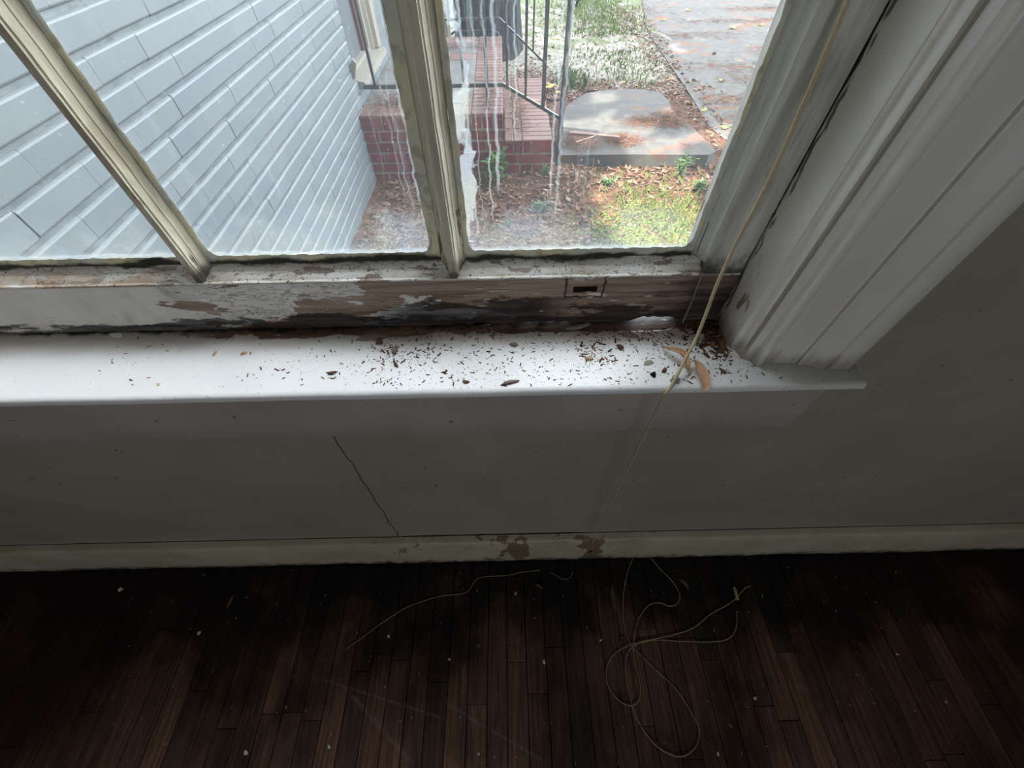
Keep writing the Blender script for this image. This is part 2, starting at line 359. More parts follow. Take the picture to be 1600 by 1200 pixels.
def m_glass():
    k = Mt('dirty_window_glass'); x, y, z = k.sep(); t = k.t
    tr = t.nodes.new('ShaderNodeBsdfTransparent'); tr.inputs[0].default_value = (.98, .99, .985, 1)
    tl = t.nodes.new('ShaderNodeBsdfTranslucent')
    gl = t.nodes.new('ShaderNodeBsdfGlossy'); gl.inputs['Roughness'].default_value = .03
    df = t.nodes.new('ShaderNodeBsdfDiffuse'); df.inputs[0].default_value = (.7, .72, .68, 1)
    haze = k.mr(k.noise(5, 4), .3, .7, .04, .09)
    fine = k.math('MULTIPLY', k.mr(k.noise(70, 4, k.scale((1, 1, .03))), .55, .75), .07)
    wip = k.math('MULTIPLY', k.mr(k.noise(90, 3, k.scale((1, 1, .12), loc=(3, 0, 2)), .6), .66, .74), .16)
    # chalky crust near the foot of the panes
    d = k.mr(k.math('ADD', z, k.mr(k.noise(16, 4), .2, .8, -.03, .03)), 1.128, 1.200, 1, 0)
    curl = k.mr(k.math('ABSOLUTE', k.math('SUBTRACT', k.noise(130, 3, None, .5, 1.6), .5)), .0, .045, 1, .35)
    crust = k.math('MULTIPLY', k.math('MULTIPLY', d, curl), k.mr(x, -.40, -.18, .7, 1.0))
    lineb = k.mr(k.math('ADD', z, k.mr(k.noise(60, 4), 0, 1, -.004, .004)), 1.1255, 1.132, .75, 0)
    f = k.math('ADD', k.math('ADD', haze, fine), wip)
    f = k.math('MAXIMUM', f, k.math('MULTIPLY', crust, .72)); f = k.math('MAXIMUM', f, lineb)
    wob = k.mr(k.noise(55, 3, k.scale((.2, 1, 1)), .6), 0, 1, -.004, .004)
    run = [(-.0375, .0013, 1.12, 1.5, .6), (-.0265, .0010, 1.31, 1.5, .5), (-.0172, .0009, 1.15, 1.5, .55), (-.0085, .0016, 1.19, 1.5, .6), (.0105, .0008, 1.245, 1.5, .6),
           (.0505, .0011, 1.18, 1.5, .55), (.0585, .0014, 1.15, 1.5, .5), (-.102, .0012, 1.13, 1.5, .5), (-.112, .0007, 1.16, 1.33, .4), (-.118, .0008, 1.18, 1.5, .3), (-.135, .0006, 1.2, 1.5, .25),
           (.004, .0006, 1.26, 1.42, .35), (.09, .0006, 1.17, 1.4, .25), (-.029, .0006, 1.14, 1.33, .4), (-.24, .0007, 1.2, 1.5, .16), (-.30, .0009, 1.2, 1.5, .14)]
    for xi, w, z0, z1, a in run:
        dd = k.math('ABSOLUTE', k.math('SUBTRACT', k.math('ADD', x, wob), xi))
        m = k.math('MULTIPLY', k.mr(dd, w * .6, w * 1.5, a * .72, 0), k.mr(z, z0, z0 + .03))
        m = k.math('MULTIPLY', m, k.mr(z, z1 - .03, z1, 1, 0)); f = k.math('MAXIMUM', f, m)
    # flaking white patch along the right side of the middle muntin
    pt = k.math('MULTIPLY', k.mr(k.math('ADD', x, k.mr(k.noise(60, 3), 0, 1, -.012, .012)), -.036, -.034, 1, 0), k.mr(x, -.075, -.07))
    pt = k.math('MULTIPLY', pt, k.mr(k.noise(34, 3, k.scale((1, 1, .6), loc=(2, 1, 0))), .5, .53, 0, .7)); f = k.math('MAXIMUM', f, pt)
    sp = k.math('MULTIPLY', k.mr(k.noise(150, 2), .70, .72), .45); f = k.math('MAXIMUM', f, sp)
    tint = k.mix(k.mr(k.noise(20, 3), .4, .6), (.47, .515, .56, 1), (.53, .555, .53, 1)); k.link(tint, tl.inputs[0])
    m0 = t.nodes.new('ShaderNodeMixShader'); m0.inputs[0].default_value = .35; t.links.new(tl.outputs[0], m0.inputs[1]); t.links.new(df.outputs[0], m0.inputs[2])
    m1 = t.nodes.new('ShaderNodeMixShader'); k.link(k.math('MULTIPLY', f, .5), m1.inputs[0]); t.links.new(tr.outputs[0], m1.inputs[1]); t.links.new(m0.outputs[0], m1.inputs[2])
    lw = t.nodes.new('ShaderNodeLayerWeight'); lw.inputs[0].default_value = .5; frs = k.math('ADD', k.math('MULTIPLY', k.math('POWER', lw.outputs['Facing'], 5.0), .8), .03)
    m2 = t.nodes.new('ShaderNodeMixShader'); k.link(k.math('MULTIPLY', frs, .6), m2.inputs[0]); t.links.new(m1.outputs[0], m2.inputs[1]); t.links.new(gl.outputs[0], m2.inputs[2])
    t.links.new(m2.outputs[0], k.out.inputs[0]); return k.m
def m_putty():
    k = Mt('old_putty', .7, .3); x, y, z = k.sep()
    c = k.mix(k.mr(k.noise(26, 4), .4, .6), lin(206, 208, 194), lin(222, 214, 180))
    c = k.mix(k.mr(k.noise(60, 4, k.scale((1, 1, 1), loc=(2, 2, 2))), .5, .65, 0, .5), c, lin(140, 140, 122))
    dk = k.mr(k.math('ADD', z, k.mr(k.noise(30, 5, k.scale((.5, 1, 1))), 0, 1, -.010, .010)), 1.1165, 1.1225, .95, 0)
    c = k.mix(dk, c, lin(26, 28, 22))
    return k.fin(c, .75, k.bump(k.noise(120, 4), .5, .001))
def m_brickpaint():
    k = Mt('painted_brick', .42, .45); n = k.noise(60, 5); x, y, z = k.sep()
    c = k.mix(k.mr(k.rnd(), 0, 1), lo(176, 190, 200), lo(188, 200, 209))
    c = k.mix(k.mr(k.noise(9, 4), .4, .7, 0, .3), c, lo(160, 174, 184))
    chip = k.math('MULTIPLY', k.mr(k.noise(110, 3, k.scale((1, 1, .7))), .70, .715), .6)
    c = k.mix(chip, c, lo(96, 96, 96))
    return k.fin(c, .45, k.bump(n, .35, .0015))
def m_mortarpaint():
    k = Mt('painted_mortar', .5, .4)
    c = k.mix(k.mr(k.noise(20, 5), .35, .65), lo(150, 166, 176), lo(186, 198, 206))
    c = k.mix(k.mr(k.noise(45, 4, k.scale((1, .5, 1))), .60, .66, 0, .5), c, lo(92, 98, 100))
    return k.fin(c, .5, k.bump(k.noise(70, 3), .4, .002))
def m_redbrick():
    k = Mt('red_brick', .8, .2); r = k.rnd(); n = k.noise(30, 5)
    c = k.ramp(r, [(0, lo(160, 62, 66)), (.4, lo(186, 80, 80)), (.7, lo(140, 54, 62)), (1, lo(192, 92, 86))])
    c = k.mix(k.mr(n, .45, .7, 0, .5), c, lo(84, 40, 44))
    fl = k.math('MULTIPLY', k.mr(k.noise(36, 4), .66, .69), .75); c = k.mix(fl, c, lo(196, 190, 186))
    return k.fin(c, .85, k.bump(n, .4, .003))
def m_pave():
    k = Mt('worn_pink_brick', .7, .3); r = k.rnd(); n = k.noise(30, 5)
    c = k.ramp(r, [(0, lo(178, 122, 116)), (.5, lo(196, 146, 138)), (1, lo(164, 110, 106))])
    c = k.mix(k.mr(k.noise(5, 5), .5, .7, 0, .6), c, lo(150, 112, 84))
    return k.fin(k.mix(k.mr(n, .45, .7, 0, .3), c, lo(200, 180, 170)), .7, k.bump(n, .4, .003))
def m_conc(name, a, b, straw=.0):
    k = Mt(name, .85, .2); n = k.noise(9, 6, None, .65)
    c = k.mix(k.mr(n, .35, .65), a, b)
    c = k.mix(k.mr(k.noise(55, 4), .62, .68, 0, .6), c, lo(96, 88, 84))
    if straw:
        s_ = k.math('MULTIPLY', k.mr(k.noise(3.6, 5, k.scale((.55, 1, 1)), .65, .3), .555, .60), straw)
        c = k.mix(s_, c, k.mix(k.noise(80, 3, k.scale((.3, 1, 1))), lo(140, 84, 58), lo(196, 136, 104)))
    return k.fin(c, .85, k.bump(k.noise(120, 5), .5, .004))
def m_soil():
    k = Mt('leaf_strewn_soil', .9, .15); x, y, z = k.sep(); n = k.noise(14, 6, None, .7)
    red = k.ramp(n, [(.3, lo(88, 60, 48)), (.5, lo(148, 104, 84)), (.7, lo(186, 150, 128))])
    pale = k.ramp(k.noise(18, 6, None, .7), [(.3, lo(150, 140, 112)), (.5, lo(222, 214, 200)), (.7, lo(250, 244, 234))])
    grn = k.ramp(k.noise(30, 5), [(.3, lo(88, 118, 52)), (.7, lo(150, 176, 96))])
    far = k.mr(k.math('ADD', y, k.mr(k.noise(2.5, 4), 0, 1, -.6, .6)), 4.9, 5.3)
    c = k.mix(far, red, pale)
    g = k.math('MULTIPLY', k.mr(k.math('ADD', k.noise(3, 5), k.mr(y, 6, 10, 0, .25, False)), .56, .66), far)
    c = k.mix(k.math('MULTIPLY', g, .8), c, grn)
    return k.fin(c, .9, k.bump(n, .8, .02))
def m_bark():
    k = Mt('dark_bark', .9, .15); g = k.noise(22, 6, k.scale((1, 1, .22)), .65)
    c = k.ramp(g, [(.3, lo(34, 36, 42)), (.52, lo(70, 72, 78)), (.7, lo(108, 108, 108))])
    c = k.mix(k.mr(k.noise(34, 4, k.scale((1, 1, .35), loc=(3, 0, 0))), .60, .66, 0, .8), c, lo(150, 158, 160))
    return k.fin(c, .9, k.bump(g, 1, .04))
def m_iron():
    k = Mt('black_iron', .5, .5)
    return k.fin(k.mix(k.mr(k.noise(40, 4), .5, .7), lo(30, 34, 42), lo(70, 74, 80)), .5, None)
MAT = dict(trim=m_trim(), stile=m_sash('sash_paint', lin(208, 208, 200), 'z'), muntin=m_sash('muntin_paint', lin(216, 209, 186), 'z'),
    rail=m_rail(), ledge=m_ledge(), stool=m_stool(), apron=m_wallpaint('apron_paint', lin(168, 156, 152), lin(182, 172, 164), .42),
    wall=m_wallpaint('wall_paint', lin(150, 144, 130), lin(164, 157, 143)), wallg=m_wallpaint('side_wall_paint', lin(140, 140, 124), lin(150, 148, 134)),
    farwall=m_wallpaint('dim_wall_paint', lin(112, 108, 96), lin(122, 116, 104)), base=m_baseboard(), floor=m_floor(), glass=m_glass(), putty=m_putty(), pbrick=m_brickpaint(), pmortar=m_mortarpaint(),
    rbrick=m_redbrick(), pave=m_pave(), mortar=m_conc('grey_mortar', lo(214, 208, 200), lo(150, 144, 140)),
    conc=m_conc('pale_concrete', lo(118, 116, 116), lo(142, 138, 134), .55), drive=m_conc('driveway_concrete', lo(122, 120, 120), lo(148, 143, 138), 1.0),
    porchc=m_conc('porch_concrete', lo(170, 172, 170), lo(190, 190, 186), .5), soil=m_soil(), bark=m_bark(), iron=m_iron(),
    cord=simple('tan_cord', lin(190, 174, 140), .7, .3, .25, 300), cordf=simple('pale_string', lin(190, 176, 140), .7, .3, .2, 300),
    dark=simple('dark_void', lin(20, 17, 15), .9, .1), black=simple('black_speck', lin(26, 22, 22), .8, .2),
    leaf=simple('dry_leaf', lin(196, 152, 118), .5, .4, .3, 160, .3), leafd=simple('brown_leaf', lin(120, 88, 60), .6, .3, .3, 60, .3),
    barkchip=simple('rotten_wood', lin(132, 112, 106), .85, .2, .4, 200, .8), chipd=simple('dark_wood_chip', lin(96, 72, 62), .85, .2, .4, 200, .8),
    chipt=simple('tan_chip', lin(196, 170, 132), .8, .2, .25, 200, .5), chipw=simple('paint_chip', lin(236, 234, 226), .6, .3, .12, 200, .4),
    chipg=simple('grey_chip', lin(150, 146, 132), .8, .2, .3, 150, .6),
    crumb=island('wood_crumbs', [lin(60, 38, 30), lin(104, 70, 54), lin(140, 96, 66), lin(78, 50, 42), lin(52, 40, 36), lin(170, 130, 92)]),
    fcrumb=island('pale_specks', [lin(190, 184, 170), lin(230, 226, 214), lin(150, 140, 124), lin(240, 238, 230)]),
    litter=island('leaf_litter', [lo(120, 62, 50), lo(196, 124, 96), lo(236, 184, 154), lo(140, 84, 68), lo(250, 226, 206), lo(96, 60, 50)]),
    straw=island('pine_straw', [lo(160, 96, 66), lo(186, 120, 88), lo(204, 148, 112), lo(140, 84, 62)]),
    grass=island('grass_blades', [lo(110, 150, 60), lo(150, 186, 84), lo(186, 210, 112), lo(130, 166, 76)]),
    brightgrass=island('sunny_clover', [lo(138, 176, 66), lo(176, 206, 96), lo(206, 224, 128), lo(150, 184, 80)]),
    weed=island('weed_leaves', [lo(96, 150, 84), lo(130, 180, 104), lo(110, 164, 90)]),
    yellow=simple('yellow_leaf', lo(238, 214, 70), .6, .3, .12, 60), crown=island('tree_leaves', [lo(70, 110, 40), lo(96, 136, 54), lo(84, 120, 50)]),
    doorp=simple('door_paint', lo(120, 132, 142), .5, .4, .1), doorb=simple('brown_door_edge', lo(150, 90, 72), .6, .3, .15),
    cream=simple('cream_door_trim', lo(226, 218, 198), .55, .4, .06), thresh=simple('worn_threshold', lo(204, 198, 180), .7, .3, .2, 40, .4),
    stone=simple('pale_block', lo(176, 170, 158), .85, .2, .1), terra=simple('brown_panel', lo(178, 132, 104), .8, .2, .12))

rnd = random.Random(7)
nz = lambda t, s=0: math.sin(t * 1.7 + s) * .5 + math.sin(t * 4.3 + s * 2.1) * .3 + math.sin(t * 11.1 + s * .7) * .2

# ================================================================== ROOM SHELL
YW = .36                                       # inner face of the window wall
X0, X1, YB, ZT = -2.6, 2.7, -3.4, 2.8
OX0, OX1, OZ0, OZ1 = -.82, .322, .985, 2.42      # rough opening
def struct(name, mb, mat, label, smooth=None, parent=None):
    o = fix(mb.obj(name, mat, parent, smooth)); return tag(o, label, kind='structure')
crack = [on(*p, 1, YW) for p in [(519, 680), (525, 688), (531, 696), (536, 702), (545, 719), (555, 738), (558, 745), (570, 760), (581, 775), (592, 790), (600, 800), (612, 818), (622, 838)]]
cx_, cz_ = [], []
zc = .86
crk = [(-.3150, .99), (-.3150, .81)]
for i in range(1, 31):
    z = .81 - i * (.81 - .222) / 30
    crk.append((-.3150 - .024 * i / 30 + .0035 * nz(z * 26, 2), z))
crk[-1] = (crk[-1][0], .222)
w = MB()
left = [(-1.30, .222), (-1.30, 0), (X0, 0), (X0, ZT), (OX0, ZT), (OX0, .985), (-.3162, .985)] + [(x - .0012 - .0006 * abs(nz(z * 60)), z) for x, z in crk if z < .98]
w.prism(left, 'y', YW, YW + .02)
right = [(x + .0012, z) for x, z in crk][::-1] + [(OX1, .985), (1.0, .985), (1.0, .222)] 
gap = []                                       # open joint over the baseboard
for i in range(24):
    x = .95 - (.95 + .335) * i / 23; gap.append((x, .222 + (.004 + .0015 * nz(x * 30) if -.30 < x < .17 else .0)))
right = [(x + .0012, z) for x, z in crk if z < .98][::-1] + [(-.3138, .985), (OX1, .985), (OX1, ZT), (X1, ZT), (X1, 0), (1.0, 0), (1.0, .222)] + gap
w.prism(right, 'y', YW, YW + .02)
w.box(X0, YW + .022, .0, X1, .56, .984)
w.box(X0, YW + .022, .984, OX0, .56, ZT); w.box(OX1, YW + .022, .984, X1, .56, ZT); w.box(OX0, YW, OZ1, OX1, .56, ZT)
struct('wall_front', w, MAT['wall'], 'shadowed beige plaster wall under and beside the window, cracked below the stool')
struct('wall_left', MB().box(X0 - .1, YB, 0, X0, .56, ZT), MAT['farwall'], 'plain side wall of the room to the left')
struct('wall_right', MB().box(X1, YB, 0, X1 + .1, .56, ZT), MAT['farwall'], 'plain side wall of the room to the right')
wb = MB(); wb.box(X0 - .1, YB - .1, 0, -.9, YB, ZT); wb.box(1.5, YB - .1, 0, X1 + .1, YB, ZT); wb.box(-.9, YB - .1, 0, 1.5, YB, 1.40); wb.box(-.9, YB - .1, 1.68, 1.5, YB, ZT)  # unseen slot added behind the viewer to let in soft fill light
struct('wall_back', wb, MAT['farwall'], 'plain wall behind the viewer with an added wide slot letting in fill light')
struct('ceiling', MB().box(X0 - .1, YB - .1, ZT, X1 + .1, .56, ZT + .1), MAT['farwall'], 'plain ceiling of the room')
# floor: boards run towards the window wall
fl = struct('floor', MB().box(X0, YB, -.08, X1, .56, -.02), MAT['dark'], 'dark stained narrow strip wood floor')
fb = MB(); bw = .0572; x = X0; i = 0; r2 = random.Random(3)
while x < X1 - .01:
    near = -1.75 < x < 1.9
    cuts = [.335]
    if near:
        y = .335 - r2.uniform(.15, .9)
        while y > -1.0: cuts.append(y); y -= r2.uniform(.5, 1.1)
        cuts.append(-1.0)
        for a, b in zip(cuts[1:], cuts[:-1]):
            m = MB(); g = r2.uniform(.0006, .0016); dz = r2.uniform(-.0012, .0004)
            m.bbox(x + g, a + .0006, -.02, x + bw - g, b - .0004, dz, .0012)
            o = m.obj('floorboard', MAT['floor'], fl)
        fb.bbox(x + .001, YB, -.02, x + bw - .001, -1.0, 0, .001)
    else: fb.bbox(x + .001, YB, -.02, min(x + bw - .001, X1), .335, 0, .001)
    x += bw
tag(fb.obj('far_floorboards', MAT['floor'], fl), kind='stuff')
# baseboard
def bwob(u, v, t): return (u + (.0016 * nz(t * 5) if u < .35 else 0), max(.0, v + (.0035 * nz(t * 7, 3) * (1 if v < .1 else .15)) + (.002 if v < .1 else 0)))
pf = [(.358, .0), (.337, .0), (.3345, .05), (.3345, .12), (.3350, .205), (.3375, .2135), (.343, .2175), (.352, .2195), (.358, .2215)]
b = MB().prism(pf, 'x', X0 + .01, X1 - .01, 160, bwob)
struct('baseboard_front', b, MAT['base'], 'cream baseboard with peeling paint along the foot of the window wall', 40)

# ================================================================== WINDOW
win = tag(empty('window_1', (-.2435, YW, 1.01)), 'old double hung window, three panes wide, with peeling white paint', kind='structure')
def wp(name, mb, mat, smooth=None, parent=None, label=None):
    o = mb.obj(name, MAT[mat], None, smooth); fix(o)
    p = parent or win; o.parent = p
    o.location = -p.matrix_world.translation if False else Vector((0, 0, 0))
    off = Vector((0, 0, 0)); q = p
    while q: off += q.location; q = q.parent
    o.location = -off if p is win else -off
    if label: o['label'] = label
    return o
XR = .3125                                         # inner face of the right stop
XL = -.7995
cxm = (XL + XR) / 2
# casings (right one in view, left its mirror)
def arc(cx, cy, r, a0, a1, n=7): return [(cx + r * math.cos(math.radians(a0 + (a1 - a0) * i / n)), cy + r * math.sin(math.radians(a0 + (a1 - a0) * i / n))) for i in range(n + 1)]
cas = [(.3140, .3774), (.3140, .3768), (.3172, .3760), (.3190, .3742), (.3199, .3712), (.3206, .3680), (.3217, .3645), (.3240, .3612), (.3275, .3588), (.3312, .3574), (.3338, .3562), (.3349, .3535), (.3355, .3497)] + \
      [(.3366, .3462), (.3390, .3441), (.3425, .3438), (.3455, .3452), (.3474, .3478), (.3488, .3502)] + \
      [(.356, .3502), (.3930, .3480), (.3938, .3445), (.3956, .3436), (.400, .3452), (.406, .3452), (.413, .3430), (.420, .3392), (.4250, .3362), (.4270, .3360), (.4282, .3392), (.4305, .3396), (.4318, .3362), (.4335, .3352), (.4600, .3355), (.4630, .3375), (.4635, .358), (.4635, .3765)]
wp('casing', MB().prism(cas, 'z', 1.0105, 2.56), 'trim', 42)
wp('casing', MB().prism([(2 * cxm - a, b_) for a, b_ in cas][::-1], 'z', 1.0105, 2.56), 'trim', 28)
wp('head_casing', MB().prism([(.377, 2.422), (.348, 2.422), (.345, 2.45), (.345, 2.53), (.335, 2.56), (.377, 2.56)], 'x', 2 * cxm - .3145, .3145), 'trim')
# stops and jambs
wp('stop', MB().prism([(XR, .3775), (XR, .4345), (.3195, .4345), (.3195, .3775)], 'z', 1.0105, 2.42), 'trim')
wp('stop', MB().prism([(XL, .3775), (XL - .007, .3775), (XL - .007, .4345), (XL, .4345)], 'z', 1.0105, 2.42), 'trim')
wp('jamb', MB().box(.3135, .4352, 1.0, .3215, .56, 2.42), 'trim'); wp('jamb', MB().box(OX0 + .0005, .4352, 1.0, XL - .001, .56, 2.42), 'trim')
wp('head_jamb', MB().box(XL, .38, 2.39, XR, .56, 2.4195), 'trim')
# stool: nose in front of the casing, horn past it, body back under the sash
SP = [(.36, .9975), (.3170, .9975), (.3120, .9980), (.3103, 1.0000), (.3100, 1.0035), (.3110, 1.0070), (.3135, 1.0092), (.3180, 1.0100)]
SH1, SH2 = SP + [(.3595, 1.0104)], SP[:0] + [(.47, .9852), (.40, .9852), (.40, .9975), (.3170, .9975), (.3120, .9980), (.3103, 1.0000), (.3100, 1.0035), (.3110, 1.0070), (.3135, 1.0092), (.3180, 1.0100), (.36, 1.0104), (.47, 1.0099)]
sw = lambda u, v, t: (u + .0006 * nz(t * 9) * (1 if u < .33 else 0), v)
st = MB().prism(SH2, 'x', OX0 + .0006, OX1 - .0006, 60, sw)
for a, b_ in ((OX1 - .0006, .474), (2 * cxm - .474, OX0 + .0006)): st.prism(SH1, 'x', a, b_, 8, sw)
wp('stool', st, 'stool', 35)
# apron
ap = MB().prism([(.3595, .9970), (.3405, .9970), (.3400, .98), (.340, .90), (.3402, .852), (.3425, .8482), (.3595, .848)], 'x', 2 * cxm - .4636, .4636, 80,
    lambda u, v, t: (u, v + (.0016 * nz(t * 17, 1) if v < .86 else 0)))
wp('apron', ap, 'apron', 35)
# lower sash
YS, YG = .435, .457
z0s, zr = 1.0115, 1.094
SX0, SX1 = .0895, .1225                             # keeper mortise
rail = MB()
rail.box(XL + .002, YS, 1.036, SX0, .475, zr - .0005); rail.box(SX1, YS, 1.036, XR - .0018, .475, zr - .0005)
rail.box(SX0, YS, 1.036, SX1, .475, 1.0695); rail.box(SX0, YS, 1.0800, SX1, .475, zr - .0005); rail.box(SX0, .449, 1.0695, SX1, .475, 1.0800)
bot = []                                          # rotted lower edge
N = 150
for i in range(N + 1):
    x = XL + .002 + (XR - .0018 - XL - .002) * i / N
    zb = 1.0118 + .0012 * nz(x * 40, 1)
    if .183 < x < .255: zb += .0085 * min(1, (x - .183) / .012, (.255 - x) / .012) + .002 * nz(x * 300)
    for a, b_, h in ((.018, .046, .003), (.056, .074, .0035), (.079, .092, .003)):
        if a < x < b_: zb += h
    bot.append((x, zb))
rail.prism([(XR - .0018, 1.036)] + bot[::-1] + [(XL + .002, 1.036)], 'y', YS + .0005, .452)
R_ = wp('bottom_rail', rail, 'rail')
wp('keeper_mortise', MB().box(SX0 - .002, .4480, 1.068, SX1 + .002, .4489, 1.0815), 'black', parent=R_)
led = [(YS, zr), (YS - .0008, zr + .0012), (YS - .0002, zr + .0028), (YS + .002, zr + .0036), (YS + .0035, zr + .0034), (YS + .0045, zr + .0044), (YS + .0085, zr + .0076), (YS + .013, zr + .0098), (YS + .0145, zr + .0102), (YS + .0152, zr + .0122), (YS + .020, zr + .0165), (YS + .0213, zr + .0195), (.4755, zr + .0195), (.4755, zr)]
wp('rail_ledge', MB().prism(led, 'x', XL + .002, XR - .0018, 140, lambda u, v, t: (u, v + .0004 * nz(t * 50) * (u < .45))), 'ledge', 30)
stile = [(XR - .0018, YS), (.2590, YS), (.2583, YS + .0012), (.2566, YS + .0018), (.2562, YS + .0040), (.2545, YS + .0085), (.2515, YS + .0125), (.2508, YS + .0128), (.2498, YS + .0150), (.2475, YS + .0180), (.2445, YS + .0195), (.2435, YS + .0205), (.2435, .4755), (XR - .0018, .4755)]
ZS = 1.70
wp('stile', MB().prism(stile, 'z', zr + .0196, ZS, 40, lambda u, v, t: (u + (.0005 * nz(t * 60) if u < .27 else 0), v)), 'stile', 32)
wp('stile', MB().prism([(2 * cxm - a, b_) for a, b_ in stile][::-1], 'z', zr + .0196, ZS), 'stile', 32)
for sx in (.2585, 2 * cxm - .2585 - .053): pass
wp('stile_foot', MB().box(.2590, YS + .0002, zr + .0003, XR - .002, .4754, zr + .0194), 'stile'); wp('stile_foot', MB().box(2 * cxm - XR + .002, YS + .0002, zr + .0003, 2 * cxm - .2590, .4754, zr + .0194), 'stile')
mp = [(-.0040, YS), (-.0044, YS + .002), (-.0062, YS + .003), (-.0068, YS + .007), (-.0088, YS + .011), (-.0098, YS + .0115), (-.0112, YS + .0150), (-.0150, YS + .0185), (-.0160, YS + .0205), (-.0160, .4590)]
mprof = mp + [(-.006, .470), (.006, .470)] + [(-a, b_) for a, b_ in mp[::-1]]
MX = [-.4088, -.0722]
for j, mx in enumerate(MX):
    wp('muntin', MB().prism([(a + mx, b_) for a, b_ in mprof], 'z', zr + .0045, ZS, 60, lambda u, v, t, j=j: (u + .0006 * nz(t * 45, j) * (1 if v > YS + .001 else .25), v)), 'muntin', 32)
wp('meeting_rail', MB().box(XL + .002, YS, ZS, XR - .002, .4755, ZS + .036), 'stile')
# upper sash (above the view): simple members, three panes
us = MB(); us.box(XL + .002, .480, ZS, XR - .002, .515, ZS + .036); us.box(XL + .002, .480, 2.34, XR - .002, .515, 2.3895)
us.box(XL + .002, .480, ZS + .036, XL + .055, .515, 2.34); us.box(XR - .055, .480, ZS + .036, XR - .002, .515, 2.34)
for mx in MX: us.box(mx - .012, .482, ZS + .036, mx + .012, .513, 2.34)
wp('upper_sash', us, 'stile')
wp('glass_pane', MB().box(XL + .056, .497, ZS + .037, XR - .056, .499, 2.339), 'glass')
edges = [(2 * cxm - .2435, MX[0] - .016), (MX[0] + .016, MX[1] - .016), (MX[1] + .016, .2435)]
ZP = zr + .0196
def pane(k, x0, x1, wl, wr, wb, rc, seed):
    wp('glass_pane', MB().box(x0 + .0004, YG, ZP + .0004, x1 - .0004, YG + .0022, ZS - .0004), 'glass')
    # hand smeared putty round the pane: outer edge on the wood, wavy feather edge on the glass
    zt = ZS; path = []
    xl, xr, zb = x0 + wl, x1 - wr, ZP + wb
    n1 = 90
    for i in range(n1): path.append((xl, zt - (zt - zb - rc) * i / n1, x0, None, 'l'))
    for i in range(13):
        a = PI + (PI / 2) * i / 12; t = i / 12
        ox, oz = (x0, ZP + (wb + rc) * (1 - 2 * t)) if t < .5 else (x0 + (wl + rc) * (2 * t - 1), ZP)
        path.append((xl + rc + rc * math.cos(a), zb + rc + rc * math.sin(a), ox, oz, 'c'))
    n2 = 110
    for i in range(1, n2): path.append((xl + rc + (xr - xl - 2 * rc) * i / n2, zb, None, ZP, 'b'))
    for i in range(13):
        a = 1.5 * PI + (PI / 2) * i / 12; t = i / 12
        ox, oz = (x1 - (wr + rc) * (1 - 2 * t), ZP) if t < .5 else (x1, ZP + (wb + rc) * (2 * t - 1))
        path.append((xr - rc + rc * math.cos(a), zb + rc + rc * math.sin(a), ox, oz, 'c'))
    for i in range(1, n1 + 1): path.append((xr, zb + rc + (zt - zb - rc) * i / n1, x1, None, 'r'))
    vs, fs = [], []
    for q, (ix, iz, ox, oz, s) in enumerate(path):
        u = q * .35; e = nz(u, seed) * .0011 + rnd.uniform(-.0004, .0004)
        if ox is None: ox = ix
        if oz is None: oz = iz
        dx, dz = ix - ox, iz - oz; L = math.hypot(dx, dz) or 1
        ix += dx / L * e; iz += dz / L * e
        vs += [(ox, YG - .0026, oz), (ox + (ix - ox) * .62, YG - .0024, oz + (iz - oz) * .62), (ix, YG - .0004, iz), (ox, YG - .0003, oz)]
    for q in range(len(path) - 1):
        a, b_ = 4 * q, 4 * q + 4
        fs += [(a, a + 1, b_ + 1, b_), (a + 1, a + 2, b_ + 2, b_ + 1), (a + 2, a + 3, b_ + 3, b_ + 2), (a + 3, a, b_, b_ + 3)]
    fs += [(0, 1, 2, 3), tuple(range(4 * len(path) - 4, 4 * len(path)))]
    wp('putty', MB().add(vs, fs), 'putty', 60)
pane(0, *edges[0], .004, .0030, .0100, .004, 1)
pane(1, *edges[1], .0060, .0125, .0105, .013, 2)
pane(2, *edges[2], .0065, .0045, .0110, .012, 3)
wp('exterior_sill', MB().prism([(.476, .985), (.476, 1.008), (.66, .985), (.66, .955)], 'x', OX0 + .01, OX1 - .01), 'cream')
# wire-thin broken weather strip leaning in the right corner
p0, p1 = on(1067, 503, 1, .425), on(1098, 425, 1, .430)
wp('weather_strip', MB().tube([p0, p0.lerp(p1, .5) + Vector((.001, 0, 0)), p1], [.0012, .0008, .0006], 4), 'chipg')
# loose flakes of paint on the rail and the stop
fk = random.Random(5)
for i in range(26):
    x = fk.uniform(-.45, .24); z = fk.uniform(1.035, 1.09); a = fk.uniform(.003, .010); h = fk.uniform(.0012, .003)
    n = 9; vs = []; 
    for q in range(n):
        an = 2 * PI * q / n; rr = fk.uniform(.6, 1.1)
        vs.append((x + a * rr * math.cos(an), YS - .0004 - .0009 * max(0, math.sin(an)), z + h * rr * math.sin(an)))
    vs += [(p[0], YS - .0001, p[2]) for p in vs]
    fs = [tuple(range(n)), tuple(range(n, 2 * n))[::-1]] + [(q, (q + 1) % n, n + (q + 1) % n, n + q) for q in range(n)]
    o = MB().add(vs, fs); wp('paint_flake', o, 'apron', parent=R_)

